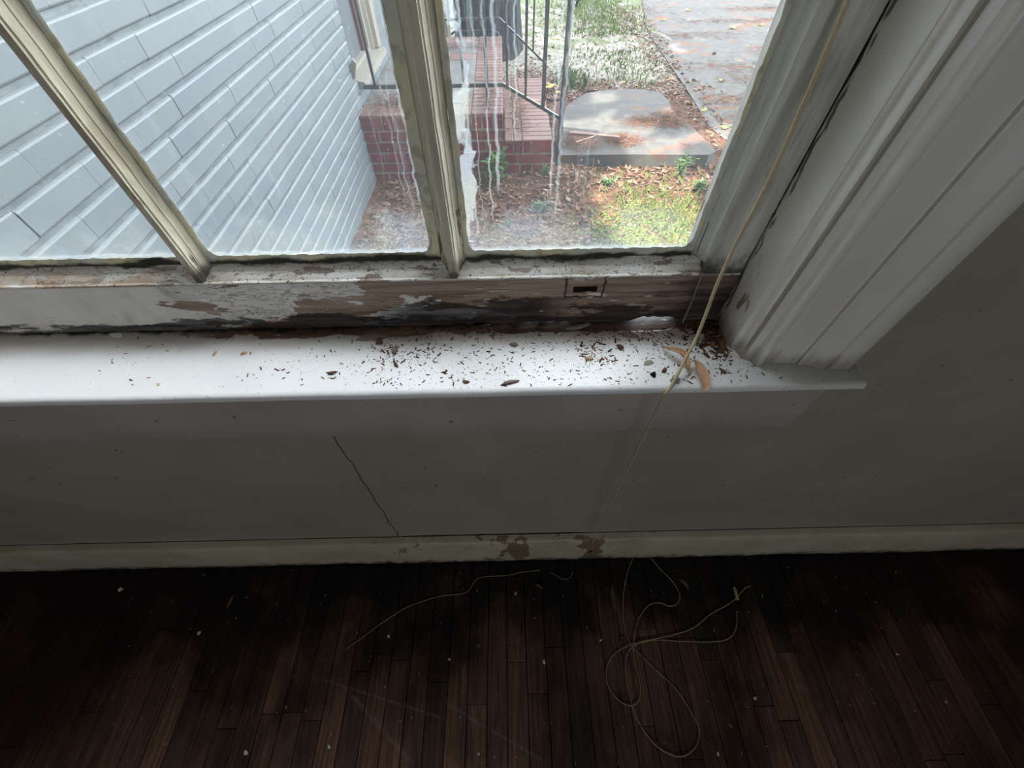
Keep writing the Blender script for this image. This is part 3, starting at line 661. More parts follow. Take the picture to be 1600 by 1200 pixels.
# ================================================================== CORDS
ZS1 = 1.0104
cp = [on(1325, 0, 1, .425), on(1265, 140, 1, .418), on(1200, 285, 1, .408), on(1150, 380, 1, .400), on(1122, 440, 1, .392), on(1105, 485, 1, .380), on(1090, 523, 1, .366), on(1072, 558, 1, .3445), on(1056, 590, 1, .323), on(1044, 610, 1, .3105)]
top = cp[0] + (cp[0] - cp[1]) * ((2.3 - cp[0].z) / (cp[0].z - cp[1].z))
pts = spline([top, top.lerp(cp[0], .5)] + cp, 8)
e0 = cp[-1]
low = [Vector((.2055, .3075, 1.004)), Vector((.2050, .3070, .985)), Vector((.2080, .3085, .80)), Vector((.2120, .312, .60)), Vector((.2180, .319, .40)), Vector((.2290, .3285, .225)), Vector((.2375, .3322, .165)), on(925, 858, 1, .3330)]
pts = pts + spline(low, 8)
cordo = MB().tube(pts, [.0023 if p.z > 1.005 else .0013 for p in pts], 7).obj('sash_cord', MAT['cord'], None, 60)
tag(cordo, 'long tan cord hanging slantwise before the jamb, over the stool to the baseboard', 'cord')
kn = on(922, 862, 1, .3335)
km = MB(); kr = random.Random(4)
for i in range(5):
    a = [kn + Vector((kr.uniform(-.006, .006), -.002 + kr.uniform(-.003, .001), kr.uniform(-.012, .012))) for _ in range(4)]; km.tube(spline(a, 4), .0013, 5)
tag(km.obj('cord_knot', MAT['barkchip'], cordo, 60), 'frayed brown knot')
def fpts(L, z=.0025): return [on(a, b, 2, z) for a, b in L]
F1 = [(989, 873), (980, 895), (974, 930), (973, 960), (979, 990), (988, 1010), (1005, 1028), (1030, 1052), (1055, 1075), (1075, 1105), (1089, 1130), (1092, 1150), (1086, 1168), (1070, 1181), (1050, 1180), (1025, 1165), (1005, 1140), (990, 1110), (982, 1080), (977, 1050), (978, 1028), (985, 1014), (1000, 1005), (1025, 1000), (1060, 1002), (1100, 1003), (1130, 1001), (1145, 992), (1151, 975), (1151, 955)]
F2 = [(1017, 872), (1032, 890), (1050, 908), (1062, 930), (1057, 944), (1045, 947), (1030, 942), (1015, 945), (1003, 958), (995, 975), (990, 1000), (989, 1015), (992, 1035), (1000, 1070), (999, 1092), (990, 1102), (975, 1100), (958, 1085), (948, 1065), (949, 1040), (962, 1020), (980, 1010), (1000, 1003), (1030, 997), (1060, 990), (1085, 980), (1110, 960), (1135, 946), (1150, 935), (1164, 919), (1172, 916)]
coil = MB()
for L, zz in ((F1, .0022), (F2, .0030)):
    P = spline(fpts(L, zz), 6)
    for q, p in enumerate(P): p.z += .0012 * abs(math.sin(q * .13))
    coil.tube(P, .0011, 6)
tag(coil.obj('coiled_string', MAT['cordf'], None, 60), 'thin pale string lying in loops on the dark floor', 'string')
s3 = [(541, 1015), (550, 1007), (565, 997), (590, 978), (622, 957), (640, 947), (665, 938), (690, 931), (720, 928), (733, 922), (742, 908), (752, 902), (775, 900), (795, 899), (815, 894), (845, 891)]
P = spline(fpts(s3, .0018), 5); tag(MB().tube(P, .0008, 5).obj('loose_string', MAT['cordf'], None, 60), 'single pale string trailing across the floor left of the looped string', 'string')
P = spline(fpts([(861, 895), (872, 901), (880, 905), (890, 903), (895, 894)], .0016), 5); tag(MB().tube(P, .0006, 5).obj('string_scrap', MAT['cordf'], None, 60), 'tiny curved scrap of string near the baseboard', 'string')
# small whitish plug caught in the looped string
a, b_ = on(1147, 917, 2, .007), on(1153, 938, 2, .006)
pg = MB().tube([a, a.lerp(b_, .15), a.lerp(b_, .5), a.lerp(b_, .85), b_], [.0035, .0055, .0048, .0050, .0030], 10)
pgo = tag(pg.obj('plastic_plug', MAT['chipt'], None, 50), 'small whitish plug lying where the looped string ends', 'plug')
MB().tube([b_ + Vector((0, -.0005, -.002)), b_ + Vector((.001, -.007, -.003))], .0028, 8).obj('dark_tip', MAT['black'], pgo)

# ================================================================== LEAVES
def leaf(name, pts, width, mat, label, cat='leaf', up=.004, group=None, curl=.004, parent=None, stem=None):
    """pts: midrib in world space from stalk to tip"""
    P = spline(pts, 6); n = len(P); m = MB(); vs = []; th = .0004
    for i, p in enumerate(P):
        t = i / (n - 1); wd = width * (math.sin(PI * min(1, .04 + t * .98)) ** .75)
        T = (P[min(i + 1, n - 1)] - P[max(i - 1, 0)]).normalized(); side = T.cross(Vector((0, 0, 1))).normalized()
        h = up * math.sin(PI * t)
        for s_, dz in ((-1, curl), (-.5, curl * .35), (0, 0), (.5, curl * .35), (1, curl)):
            vs.append(p + side * wd * s_ + Vector((0, 0, h + dz * (wd / width) + .0003)))
    k = len(vs); vs += [v + Vector((0, 0, th)) for v in vs]; fs = []
    for i in range(n - 1):
        for j in range(4):
            a = i * 5 + j; fs += [(a, a + 1, a + 6, a + 5), (k + a, k + a + 5, k + a + 6, k + a + 1)]
        fs += [(i * 5, i * 5 + 5, k + i * 5 + 5, k + i * 5), (i * 5 + 4, k + i * 5 + 4, k + i * 5 + 9, i * 5 + 9)]
    m.add(vs, fs); o = fix(m.obj(name, MAT[mat], parent, 80))
    if label: tag(o, label, cat, group)
    if stem: fix(MB().tube(spline(stem, 4), .0006, 5).obj('stalk', MAT['chipd'], o))
    return o
SH = ZS1 + .0006
def sp(px, py, h=0): return on(px, py, 2, SH + h)
leaf('dry_leaf', [sp(1086, 563, .006), sp(1091, 575, .007), sp(1098, 592, .004), sp(1101, 606, .001), sp(1099, 613, 0)], .0072, 'leaf', 'tan dry leaf with a speckled tip at the front edge of the white stool', curl=.002,
     stem=[sp(1086, 562, .007), sp(1078, 566, .008), sp(1070, 560, .009), sp(1062, 552, .008)])
leaf('dry_leaf', [sp(1036, 543, .003), sp(1048, 550, .006), sp(1062, 557, .006), sp(1068, 564, .004), sp(1073, 575, .002), sp(1074, 584, .001)], .0045, 'leaf', 'curled ochre dry leaf behind the slanting cord on the white stool', curl=.005, up=.005,
     stem=[sp(1037, 544, .004), sp(1035, 540, .002), sp(1033, 535, .001)])
for L, wd, mt, lb in (([(726, 928), (722, 938), (716, 950)], .006, 'leafd', None),):
    pass
leaf('floor_leaf', fpts([(366, 929), (362, 940), (354, 952)]), .0055, 'leafd', 'slim brown leaf on the floor in the left half of the room', up=.003)
leaf('floor_leaf', fpts([(957, 914), (957, 932), (962, 958)]), .0062, 'leafd', 'long brown leaf on the floor beside the looped string', up=.003)
leaf('floor_leaf', fpts([(976, 998), (969, 1008)]+[(967, 1009)]), .0045, 'leafd', 'short tan leaf on the floor left of where the strings cross', up=.002)
leaf('floor_leaf', fpts([(835, 914), (841, 917), (849, 922)]), .0045, 'leafd', 'small dull leaf on the floor below the scrap of string', up=.002)
leaf('floor_leaf', fpts([(1061, 906), (1068, 912), (1077, 923)]), .006, 'leafd', 'grey brown leaf on the floor between the looped string and the baseboard', up=.003)

# ================================================================== CHIPS AND CRUMBS
def chip(name, px, py, lx, ly, h, rot, mat, label, on_floor=False, cat='chip', seed=1, n=9):
    r = random.Random(seed); c = on(px, py, 2, .0006 if on_floor else ZS1)
    zb = 0.0004 if on_floor else ZS1 + .0001; m = MB(); vs = []
    for lay in range(3):
        for q in range(n):
            a = 2 * PI * q / n; k = (1, .96, .62)[lay] * (1 + .22 * math.sin(q * 2.3 + seed) + r.uniform(-.07, .07))
            u, v = lx * math.cos(a) * k, ly * math.sin(a) * k
            z = zb + (0, h * .45, h)[lay] + (r.uniform(-.1, .12) * h if lay else 0)
            vs.append((c.x + u * math.cos(rot) - v * math.sin(rot), c.y + u * math.sin(rot) + v * math.cos(rot), z))
    fs = [tuple(range(n))[::-1], tuple(range(2 * n, 3 * n))]
    for lay in range(2):
        for q in range(n): a = lay * n + q; b2 = lay * n + (q + 1) % n; fs.append((a, b2, b2 + n, a + n))
    o = m.add(vs, fs).obj(name, MAT[mat], None, None); fix(o); return tag(o, label, cat)
chip('bark_flake', 580, 527, .021, .0075, .004, .12, 'barkchip', 'broad grey brown bark flake lying by the rail on the left part of the stool', seed=2)
chip('wood_chip', 593, 535, .005, .005, .004, .5, 'chipd', 'dark curled crumb touching the broad bark flake', seed=3)
chip('bark_piece', 722, 518, .015, .006, .005, .1, 'chipd', 'rough brown bark piece against the rail, left one of a touching pair', seed=4)
chip('bark_piece', 752, 516, .013, .0065, .006, -.2, 'chipd', 'lumpy brown bark piece against the rail, right one of a touching pair', seed=5)
chip('wood_sliver', 904, 511, .020, .0042, .003, .26, 'chipg', 'long grey wood sliver lying slanted by the rail below the keeper mortise', seed=6)
chip('square_chip', 803, 539, .0062, .0048, .003, -.2, 'barkchip', 'small squarish brown chip alone on the middle of the stool', seed=7, n=6)
chip('wood_splinter', 796, 598, .0120, .0032, .003, .25, 'barkchip', 'torn brown splinter near the front edge in the middle of the stool', seed=8)
chip('paint_chip', 1013, 567, .0075, .0045, .001, .3, 'chipg', 'flat grey green paint chip on the right part of the stool', seed=9)
chip('gravel_bit', 1054, 594, .0065, .0055, .0065, .4, 'chipg', 'grey stone bit under the cord at the front edge of the stool', seed=10)
chip('charred_crumb', 1021, 586, .0038, .0045, .004, 0, 'black', 'round black crumb left of the grey stone bit', seed=11)
chip('wood_chip', 1038, 579, .0055, .0028, .003, .8, 'chipd', 'narrow dark chip between the black crumb and the cord', seed=12)
chip('paint_chip', 181, 524, .0105, .0058, .001, -.35, 'chipw', 'white paint chip lying by the rail on the far left of the stool', seed=13, n=6)
chip('curled_shaving', 336, 553, .0014, .0052, .002, -.2, 'chipt', 'curled ochre shaving on the left of the stool, left one of two', seed=14)
chip('curled_shaving', 381, 553, .0042, .0022, .003, .6, 'chipt', 'curled ochre shaving on the left of the stool, right one of two', seed=15)
chip('tan_crumb', 248, 601, .0018, .0022, .002, 0, 'chipt', 'tiny ochre crumb near the front edge on the left of the stool', seed=16)
chip('tan_crumb', 921, 561, .0058, .0040, .004, .1, 'chipt', 'tan crumb amid a ring of brown bits right of the middle of the stool', seed=17)
chip('wood_peg', 1094, 530, .0050, .0105, .006, -.35, 'chipg', 'stubby grey peg of wood in the dirty right corner of the stool', seed=18)
chip('wood_chip', 983, 524, .0140, .0042, .004, -.25, 'barkchip', 'brown chip pile piece near the rail, left of the curled leaf', seed=19)
chip('wood_chip', 969, 543, .0045, .0060, .003, .4, 'chipd', 'reddish brown chip left of the curled leaf', seed=20)
chip('wood_sliver', 617, 548, .0035, .0085, .003, -.1, 'barkchip', 'upright brown sliver right of the broad bark flake', seed=21)
chip('wood_sliver', 618, 569, .0022, .0080, .003, .5, 'chipd', 'thin brown sliver in the middle of the crumbs below the bark flake', seed=22)
chip('wood_chip', 771, 524, .0025, .0075, .002, -.2, 'barkchip', 'pale brown sliver standing out in front of the pair of bark pieces', seed=23)
chip('wood_chip', 519, 583, .0075, .0030, .002, .05, 'chipd', 'dark oblong chip on the left half of the stool near the front', seed=24)
chip('wood_chip', 728, 597, .0050, .0028, .002, -.2, 'chipd', 'dark chip near the front edge left of the torn splinter', seed=25)
chip('white_pebble', 590, 544, .0035, .0025, .002, .2, 'chipw', 'tiny white bit below the broad bark flake', seed=26)
chip('wood_chip', 1129, 580, .0022, .0065, .002, .5, 'chipd', 'thin dark chip right of the tan leaf', seed=27)
chip('wood_chip', 1125, 549, .0065, .0042, .003, .3, 'chipd', 'dark flat chip in the debris by the foot of the right casing', seed=28)
# floor chips
for q, (px, py, a, mt, lb) in enumerate([(188, 921, .0075, 'chipw', 'white paint flake on the floor near the left end of the baseboard'), (311, 989, .0060, 'chipw', 'pale oblong flake on the left part of the floor'),
        (607, 994, .0050, 'chipw', 'pale flake on the floor below the trailing string'), (702, 1030, .0040, 'chipw', 'small white flake on the floor right of the flake under the string'),
        (806, 927, .0055, 'chipt', 'yellowish flake on the floor below the end of the trailing string'), (850, 1034, .0055, 'chipw', 'bright white crumb on the floor left of the looped string'),
        (384, 1176, .0055, 'chipw', 'round white flake at the bottom left of the floor'), (748, 1178, .0032, 'chipw', 'small white flake at the bottom middle of the floor'),
        (938, 1000, .0035, 'chipw', 'small white flake just left of the looped string'), (1402, 1022, .0040, 'chipw', 'pale speck on the right part of the floor'),
        (1478, 1096, .0055, 'chipg', 'grey flake at the bottom right of the floor'), (1122, 1178, .0038, 'chipw', 'white flake right of the lowest loop of string'),
        (514, 1167, .0042, 'chipw', 'pale flake at the bottom of the floor right of the round one'), (1180, 1091, .0045, 'chipw', 'pale smeared flake on the floor right of the string loops')]):
    chip('paint_flake', px, py, a * 1.15, a * .85, .001, q, mt, lb, True, 'flake', seed=40 + q, n=7)
def crumbs(name, n, sampler, mat, label, z, smin, smax, cat='debris', flat=.5, seed=1):
    r = random.Random(seed); m = MB()
    for _ in range(n):
        x, y, k = sampler(r); s1 = (smin + (smax - smin) * r.random() ** 3) * k; a = r.uniform(0, PI); l = s1 * r.uniform(1, 2.6); w_ = s1 * .6; h = s1 * flat * r.uniform(.6, 1.4)
        ca, sa = math.cos(a), math.sin(a); vs = []
        for u, v, t in ((-l, -w_ * .6, 0), (l * .8, -w_, 0), (l, w_ * .7, 0), (-l * .7, w_, 0), (-l * .4, 0, h), (l * .5, 0, h * r.uniform(.6, 1.2))):
            vs.append((x + u * ca - v * sa, y + u * sa + v * ca, z + t))
        m.add(vs, [(3, 2, 1, 0), (0, 1, 5, 4), (1, 2, 5), (2, 3, 4, 5), (3, 0, 4)])
    o = m.obj(name, MAT[mat]); return tag(o, label, cat, None, 'stuff')
def stool_s(r):
    while True:
        px = r.gauss(r.choice([590, 650, 920, 1000, 780, 1080]), 95) if r.random() < .8 else r.uniform(150, 1190)
        py = 513 + 90 * r.random() ** 1.25
        if not 60 < px < 1260: continue
        p = on(px, py, 2, ZS1)
        if p.y < .318 or p.y > .433: continue
        if p.x > .312 and p.y > .345 - (p.x - .34) * .1: continue
        return p.x, p.y, 1
def clus(r):
    cx, cy, sx, sy = r.choice([(600, 540, 22, 12), (930, 560, 16, 10), (922, 540, 14, 8), (1100, 535, 30, 10), (1125, 548, 22, 9), (1150, 555, 16, 8), (650, 552, 30, 12), (1000, 520, 40, 5), (620, 565, 30, 14), (800, 518, 90, 3), (1120, 520, 18, 7), (995, 530, 25, 6)])
    while True:
        p = on(r.gauss(cx, sx), r.gauss(cy, sy), 2, ZS1)
        if .318 < p.y < .433 and not (p.x > .310 and p.y > .350): return p.x, p.y, 1
crumbs('wood_crumbs', 1350, stool_s, 'crumb', 'scattered brown rotten wood crumbs over the white stool', ZS1 + .0001, .0004, .0019, seed=1)
crumbs('heaped_crumbs', 620, clus, 'crumb', 'denser brown crumbs in small heaps on the stool and in its right corner', ZS1 + .0002, .0006, .0026, seed=2)
def corner_s(r):
    while True:
        x, y = r.gauss(.300, .020), r.gauss(.405, .018)
        if x < .309 and y < .433 and (y < .373 or x < .309): return x, y, 1
crumbs('corner_grime', 260, corner_s, 'crumb', 'black brown heap of grime where stool, sash and stop meet', ZS1 + .0003, .0012, .0036, seed=5, flat=1.0)
def rail_s(r): return r.uniform(-.3, .23), YS + r.uniform(.003, .012), 1
rc_ = MB(); rr = random.Random(9)
for _ in range(240):
    x = rr.uniform(-.33, .23); y = YS + rr.uniform(.003, .0130); z = zr + .0036 + max(0, (y - YS - .0045)) * .72 + .0002; s1 = rr.uniform(.0003, .0011)
    rc_.box(x, y, z - .0004, x + s1 * rr.uniform(1, 2), y + s1, z + s1 * .7)
tag(rc_.obj('ledge_crumbs', MAT['crumb']), 'fine brown crumbs on the ledge at the foot of the panes', 'debris', None, 'stuff')
def floor_s(r): 
    p = on(r.uniform(100, 1500), r.uniform(885, 1198), 2, 0); return p.x, p.y, 1
crumbs('floor_specks', 480, floor_s, 'fcrumb', 'pale specks of plaster and paint strewn over the dark floor', .0003, .0003, .0022, seed=3, flat=.4)

# ================================================================== OUTDOORS
ZG = -.09
def gz(x, y):
    return ZG + .012 * nz(x * 2.1 + y, 1) + .07 * math.exp(-((x - .30) ** 2 / .10 + (y - 3.1) ** 2 / .03)) + .01 * nz(x * 7, y * 3)
g = MB(); nx, ny = 120, 120; gx = [-1.2 + 9.2 * i / nx for i in range(nx + 1)]; gy = [.56 + 9.0 * (j / ny) for j in range(ny + 1)]
vs = [(x, y, gz(x, y)) for y in gy for x in gx]
g.add(vs, [(j * (nx + 1) + i, j * (nx + 1) + i + 1, (j + 1) * (nx + 1) + i + 1, (j + 1) * (nx + 1) + i) for j in range(ny) for i in range(nx)])
o = g.obj('ground', MAT['soil'], None, 180); tag(o, 'leaf strewn bare soil and thin lawn outside the window', kind='structure')
g = MB()
for (a, b_, c, d) in ((-30, .56, -1.2, 9.56), (8.0, .56, 40, 9.56), (-30, 9.56, 40, 50), (-30, -14, -3, .56), (3, -14, 40, .56)): g.box(a, b_, ZG - .2, c, d, ZG)
tag(g.obj('far_ground', MAT['soil']), 'plain ground round the house', kind='structure')
# driveway
dl = [(1.88, 2.6), (1.93, 3.4), (1.86, 4.0), (1.90, 4.9), (1.93, 5.6), (1.98, 7.2), (2.25, 8.6), (2.40, 9.5), (2.5, 30)]
dp = [(x + .02 * nz(y * 9), y) for x, y in dl] 
d = MB().prism(dp + [(9, 30), (9, 2.0), (1.9, 2.0)], 'z', ZG - .05, ZG + .014)
tag(fix(d.obj('driveway', MAT['drive'])), 'worn grey driveway with drifts of pine straw', kind='structure')
sb = MB(); sp_ = [(.42, 3.31), (1.0, 3.30), (1.58, 3.27), (1.66, 3.34), (1.60, 3.80), (1.50, 4.05), (1.55, 4.35), (1.53, 4.62), (1.30, 4.72), (1.0, 4.70), (.80, 4.62), (.60, 4.35), (.50, 4.05), (.44, 3.7)]
sb.prism(sp_, 'z', ZG - .05, 0.0)
slab = tag(fix(sb.obj('stepping_slab', MAT['conc'])), 'broken grey concrete slab between the brick step and the driveway', 'slab')
# painted brick house wall on the left
wl = empty('painted_brick_wall', (-1, .56, ZG)); tag(wl, 'pale blue painted brick house wall seen through the left panes', kind='structure')
def child(mb, name, mat, parent, smooth=None, label=None):
    o = fix(mb.obj(name, MAT[mat], None, smooth)); o.parent = parent; o.location = -parent.location
    if label: o['label'] = label
    return o
YE = 3.31
m = MB(); m.box(-1.25, .561, ZG - .1, -1.0075, YE, 3.0); m.box(-1.25, 4.17, ZG - .1, -1.001, 7.0, 3.0); m.box(-1.25, YE, 2.4, -1.001, 4.17, 3.0); m.box(-1.25, YE, ZG - .1, -1.001, 4.17, .45)
child(m, 'mortar_bed', 'pmortar', wl)
cz = .0727; bl = .215
zc0 = 1.44 - .2765 - cz * 20                         # the joints run level with those in the photo
brick_meshes = []; BPR = [(-.03, 0), (-.005, 0), (-.001, .003), (0, .006), (0, cz - .019), (-.0012, cz - .015), (-.006, cz - .0115), (-.03, cz - .0115)]
br = random.Random(11)
for v in range(5):
    mm = MB(); mm.prism(BPR, 'y', .0, bl - .0010); me = mm.obj('tmp', MAT['pbrick']); fix(me); brick_meshes.append(me.data); bpy.data.objects.remove(me)
hm = MB(); hm.prism(BPR, 'y', .0, bl / 2 - .0010); me = hm.obj('tmp', MAT['pbrick']); fix(me); half = me.data; bpy.data.objects.remove(me)
cnt = 0; hi = MB()
for c in range(0, 42):
    z = zc0 + c * cz
    if z < ZG - .06: continue
    y = .575 + (0 if c % 2 else -bl / 2)
    while y < YE - .02:
        L = bl
        if y < .57: me, yy, L = half, .575, bl / 2; nxt = y + bl
        elif y + bl > YE: me, yy, L = half, y, YE - y; nxt = YE + 1
        else: me, yy = brick_meshes[br.randrange(5)], y; nxt = y + bl
        vis = z < 1.30 and yy > .60 - .0
        if vis and not (z < .25 and yy < .9):
            if cnt < 292:
                o = bpy.data.objects.new('brick', me); C.objects.link(o); o.parent = wl
                o.location = Vector((-1.0 + br.uniform(-.0012, .0012), yy, z + br.uniform(-.0008, .0008))) - wl.location
                if me is half and L < bl / 2 * .98: o.scale.y = L / (bl / 2)
                elif me is half and L > bl / 2 * 1.02: o.scale.y = L / (bl / 2) - .01
                cnt += 1
            else: hi.bbox(-1.03, yy, z, -1.0, yy + L - .002, z + cz - .0085, .0035)
        else: hi.bbox(-1.03, yy, z, -1.0, yy + L - .002, z + cz - .0085, .0035)
        y = nxt
tag(child(hi, 'upper_bricks', 'pbrick', wl), kind='stuff')
# door in that wall
dr = empty('front_door', (-1.08, 3.6, .5)); tag(dr, 'blue grey front door set in the painted wall above the brick porch', 'door')
child(MB().box(-1.12, YE + .01, .52, -1.085, 3.90, 2.38), 'door_leaf', 'doorp', dr)
child(MB().bbox(-1.12, 3.90, .52, -1.06, 3.985, 2.38, .004), 'door_stile', 'doorb', dr)
child(MB().prism([(-1.12, 3.99), (-1.045, 3.99), (-1.045, 4.03), (-1.02, 4.035), (-1.02, 4.07), (-.99, 4.075), (-.985, 4.16), (-1.12, 4.16)], 'z', .505, 2.38), 'door_casing', 'cream', dr)
child(MB().prism([(-1.12, .47), (-1.12, .53), (-1.05, .525), (-1.045, .505), (-.955, .490), (-.948, .455), (-.99, .452)], 'y', YE + .01, 4.15), 'threshold', 'thresh', dr)
child(MB().prism([(-1.001, .53), (-.985, .54), (-.955, .62), (-.975, .64), (-1.001, .60)], 'y', 3.235, 3.26), 'broken_trim', 'thresh', dr)
# brick porch
pr = empty('brick_porch', (-.5, 4.0, ZG)); tag(pr, 'red brick porch with pale worn brick edging round a concrete top', 'porch')
PT = .36; PF = 3.12; PB = 5.02
child(MB().box(-.999, PF + .006, ZG - .1, -.016, PB - .006, PT - .008), 'porch_core', 'mortar', pr)
child(MB().bbox(-.99, PF + .21, PT - .01, -.235, 4.30, PT - .002, .002), 'concrete_top', 'porchc', pr)
child(MB().bbox(-.99, 4.51, PT - .01, -.235, 4.80, PT - .004, .002), 'concrete_strip', 'porchc', pr)
pb = random.Random(21)
def pbrick(x0, y0, z0, x1, y1, z1, par, mat='rbrick', e=.004):
    j = pb.uniform(-.002, .002)
    m = MB(); m.bbox(x0 + .004, y0 + .004 + (j if mat == 'rbrick' else 0), z0 + .004, x1 - .004, y1 - .004, z1 - .004 + (j * .8 if mat != 'rbrick' else 0), e); return child(m, 'brick', mat, par)
x = -.998
while x < -.03:                                       # upright bricks along the front edge
    x2 = min(x + .0765, -.01); pbrick(x, PF, PT - .100, x2, PF + .02, PT - .003, pr)
    if x2 < -.19: pbrick(x, PF, PT - .03, x2, PF + .205, PT + .002, pr, 'pave')
    x = x2
zt = PT - .100; row = 0
while zt > ZG - .02:
    x = -.998 + (.0 if row % 2 else -.105)
    while x < -.03:
        x2 = min(x + .215, -.01); pbrick(max(x, -.998), PF, zt - .0715, x2, PF + .02, zt, pr); x = x2
    # the side that faces the step and the lawn
    zt -= .0715; row += 1
y = PF
while y < PB - .03:                                   # right hand edging laid crosswise
    y2 = min(y + .0735, PB); pbrick(-.235, y, PT - .03, -.010, y2, PT + .003, pr, 'pave'); y = y2
x = -.99
while x < -.26:
    x2 = min(x + .105, -.24); pbrick(x, 4.305, PT - .03, x2, 4.505, PT + .001, pr, 'pave'); pbrick(x, 4.81, PT - .03, x2, PB, PT + .001, pr, 'pave'); x = x2
yy = PF
while yy < PB - .05:
    y2 = min(yy + .215, PB); 
    for q in range(2): pbrick(-.03, yy, PT - .1 - .0715 * (q + 1), -.008, y2, PT - .1 - .0715 * q, pr)
    pbrick(-.03, yy, PT - .1, -.008, y2, PT - .03, pr); yy = y2
# lower step
stp = empty('brick_step', (.16, 3.8, ZG)); tag(stp, 'lower red brick step beside the porch, topped with pale rows of brick', 'step')
ST, SB, SXR = .19, 4.42, .342
child(MB().box(-.004, PF + .006, ZG - .1, SXR - .006, SB - .006, ST - .008), 'step_core', 'mortar', stp)
y = PF
while y < SB - .02:
    y2 = min(y + .0735, SB); pbrick(.118, y, ST - .03, SXR, y2, ST + .002, stp, 'pave'); y = y2
y = PF
while y < SB - .02:
    y2 = min(y + .205, SB)
    pbrick(-.004, y, ST - .03, .057, y2, ST, stp, 'pave'); pbrick(.057, y, ST - .03, .118, y2, ST + .001, stp, 'pave'); y = y2
for a, b_ in ((-.004, .062), (.062, .128), (.128, .186)): pbrick(a, PF, ST - .095, b_, PF + .02, ST - .002, stp)
hb = pbrick(.186, PF, ST - .095, SXR, PF + .02, ST - .002, stp)
for cx in (.252, .296): child(MB().tube([(cx, PF + .0035, ST - .047), (cx, PF + .008, ST - .047)], .0115, 14), 'core_hole', 'dark', stp)
for q, cuts in enumerate([(-.004, .095, SXR), (-.004, .105, .200, SXR), (-.004, .10, SXR)]):
    z1 = ST - .095 - .0715 * q
    for a, b_ in zip(cuts[:-1], cuts[1:]): pbrick(a, PF, z1 - .0715, b_, PF + .02, z1, stp)
yy = PF
while yy < SB - .05:
    y2 = min(yy + .215, SB)
    for q in range(4): pbrick(SXR - .02, yy, ST - .03 - .0715 * (q + 1), SXR, y2, ST - .03 - .0715 * q, stp)
    yy = y2
# iron railings
def railing(Y, name, label, balx, slope, zlow, extra):
    r = empty(name, (.0, Y, PT)); tag(r, label, 'railing')
    def flat(pts, w=.012, h=.012, nm='rail_bar'):
        m = MB(); P = [Vector(p) for p in pts]
        for a, b_ in zip(P[:-1], P[1:]):
            m.add([(a.x, Y - w, a.z - h), (a.x, Y + w, a.z - h), (a.x, Y + w, a.z + h), (a.x, Y - w, a.z + h), (b_.x, Y - w, b_.z - h), (b_.x, Y + w, b_.z - h), (b_.x, Y + w, b_.z + h), (b_.x, Y - w, b_.z + h)],
                  [(0, 1, 2, 3), (7, 6, 5, 4), (0, 4, 5, 1), (1, 5, 6, 2), (2, 6, 7, 3), (3, 7, 4, 0)])
        child(m, nm, 'iron', r)
    zb = zlow; (sx0, sx1, sz) = slope
    flat([(-.94, Y, zb), (sx0, Y, zb), (sx1, Y, sz)], .011, .011, 'bottom_rail')
    flat([(-.94, Y, zb + .80), (sx0, Y, zb + .80), (sx1 + .01, Y, sz + .80)], .018, .008, 'top_rail')
    zl = lambda x: zb if x < sx0 else zb + (sz - zb) * (x - sx0) / (sx1 - sx0)
    for x in balx: child(MB().bbox(x - .0082, Y - .0082, zl(x), x + .0082, Y + .0082, zl(x) + .80, .001), 'baluster', 'iron', r)
    child(MB().bbox(-.125, Y - .010, PT - .10, -.105, Y + .010, zb + .8, .002), 'porch_post', 'iron', r)
    # newel down to the ground with a scroll at its head
    nx_ = sx1 + .004; child(MB().bbox(nx_ - .0155, Y - .0155, extra, nx_ + .0155, Y + .0155, sz + .80, .002), 'newel_post', 'iron', r)
    child(MB().tube(spline([(nx_ + .010, Y, sz + .66), (nx_ + .05, Y, sz + .70), (nx_ + .075, Y, sz + .67), (nx_ + .07, Y, sz + .625), (nx_ + .045, Y, sz + .615), (nx_ + .035, Y, sz + .585)], 5), .0075, 6), 'scroll', 'iron', r)
    return r
railing(3.2, 'iron_railing', 'near black iron railing along the front of the brick porch, sloping down beside the step', [-.856, -.707, -.559, -.414, -.266, .022, .143], (-.007, .395, .292), .500, ZG)
r1 = [o for o in C.objects if o.name.startswith('iron_railing')][0]
child(MB().bbox(.265 - .012, 3.188, .36, .265 + .012, 3.212, 1.17, .002), 'baluster', 'iron', r1)
railing(5.0, 'iron_railing', 'far black iron railing behind the brick porch, in front of the tree', [-.78, -.64, -.50, -.36, -.22, .12, .292], (-.03, .41, .150), .487, ZG)
r2_ = [o for o in C.objects if o.name.startswith('iron_railing')][1]
child(MB().tube(spline([(-.50, 5.03, .372), (-.44, 5.03, .395), (-.2, 5.03, .395), (-.09, 5.03, .392), (-.04, 5.03, .36), (-.03, 5.03, .25)], 6), .010, 6), 'bent_foot_bar', 'iron', r2_)
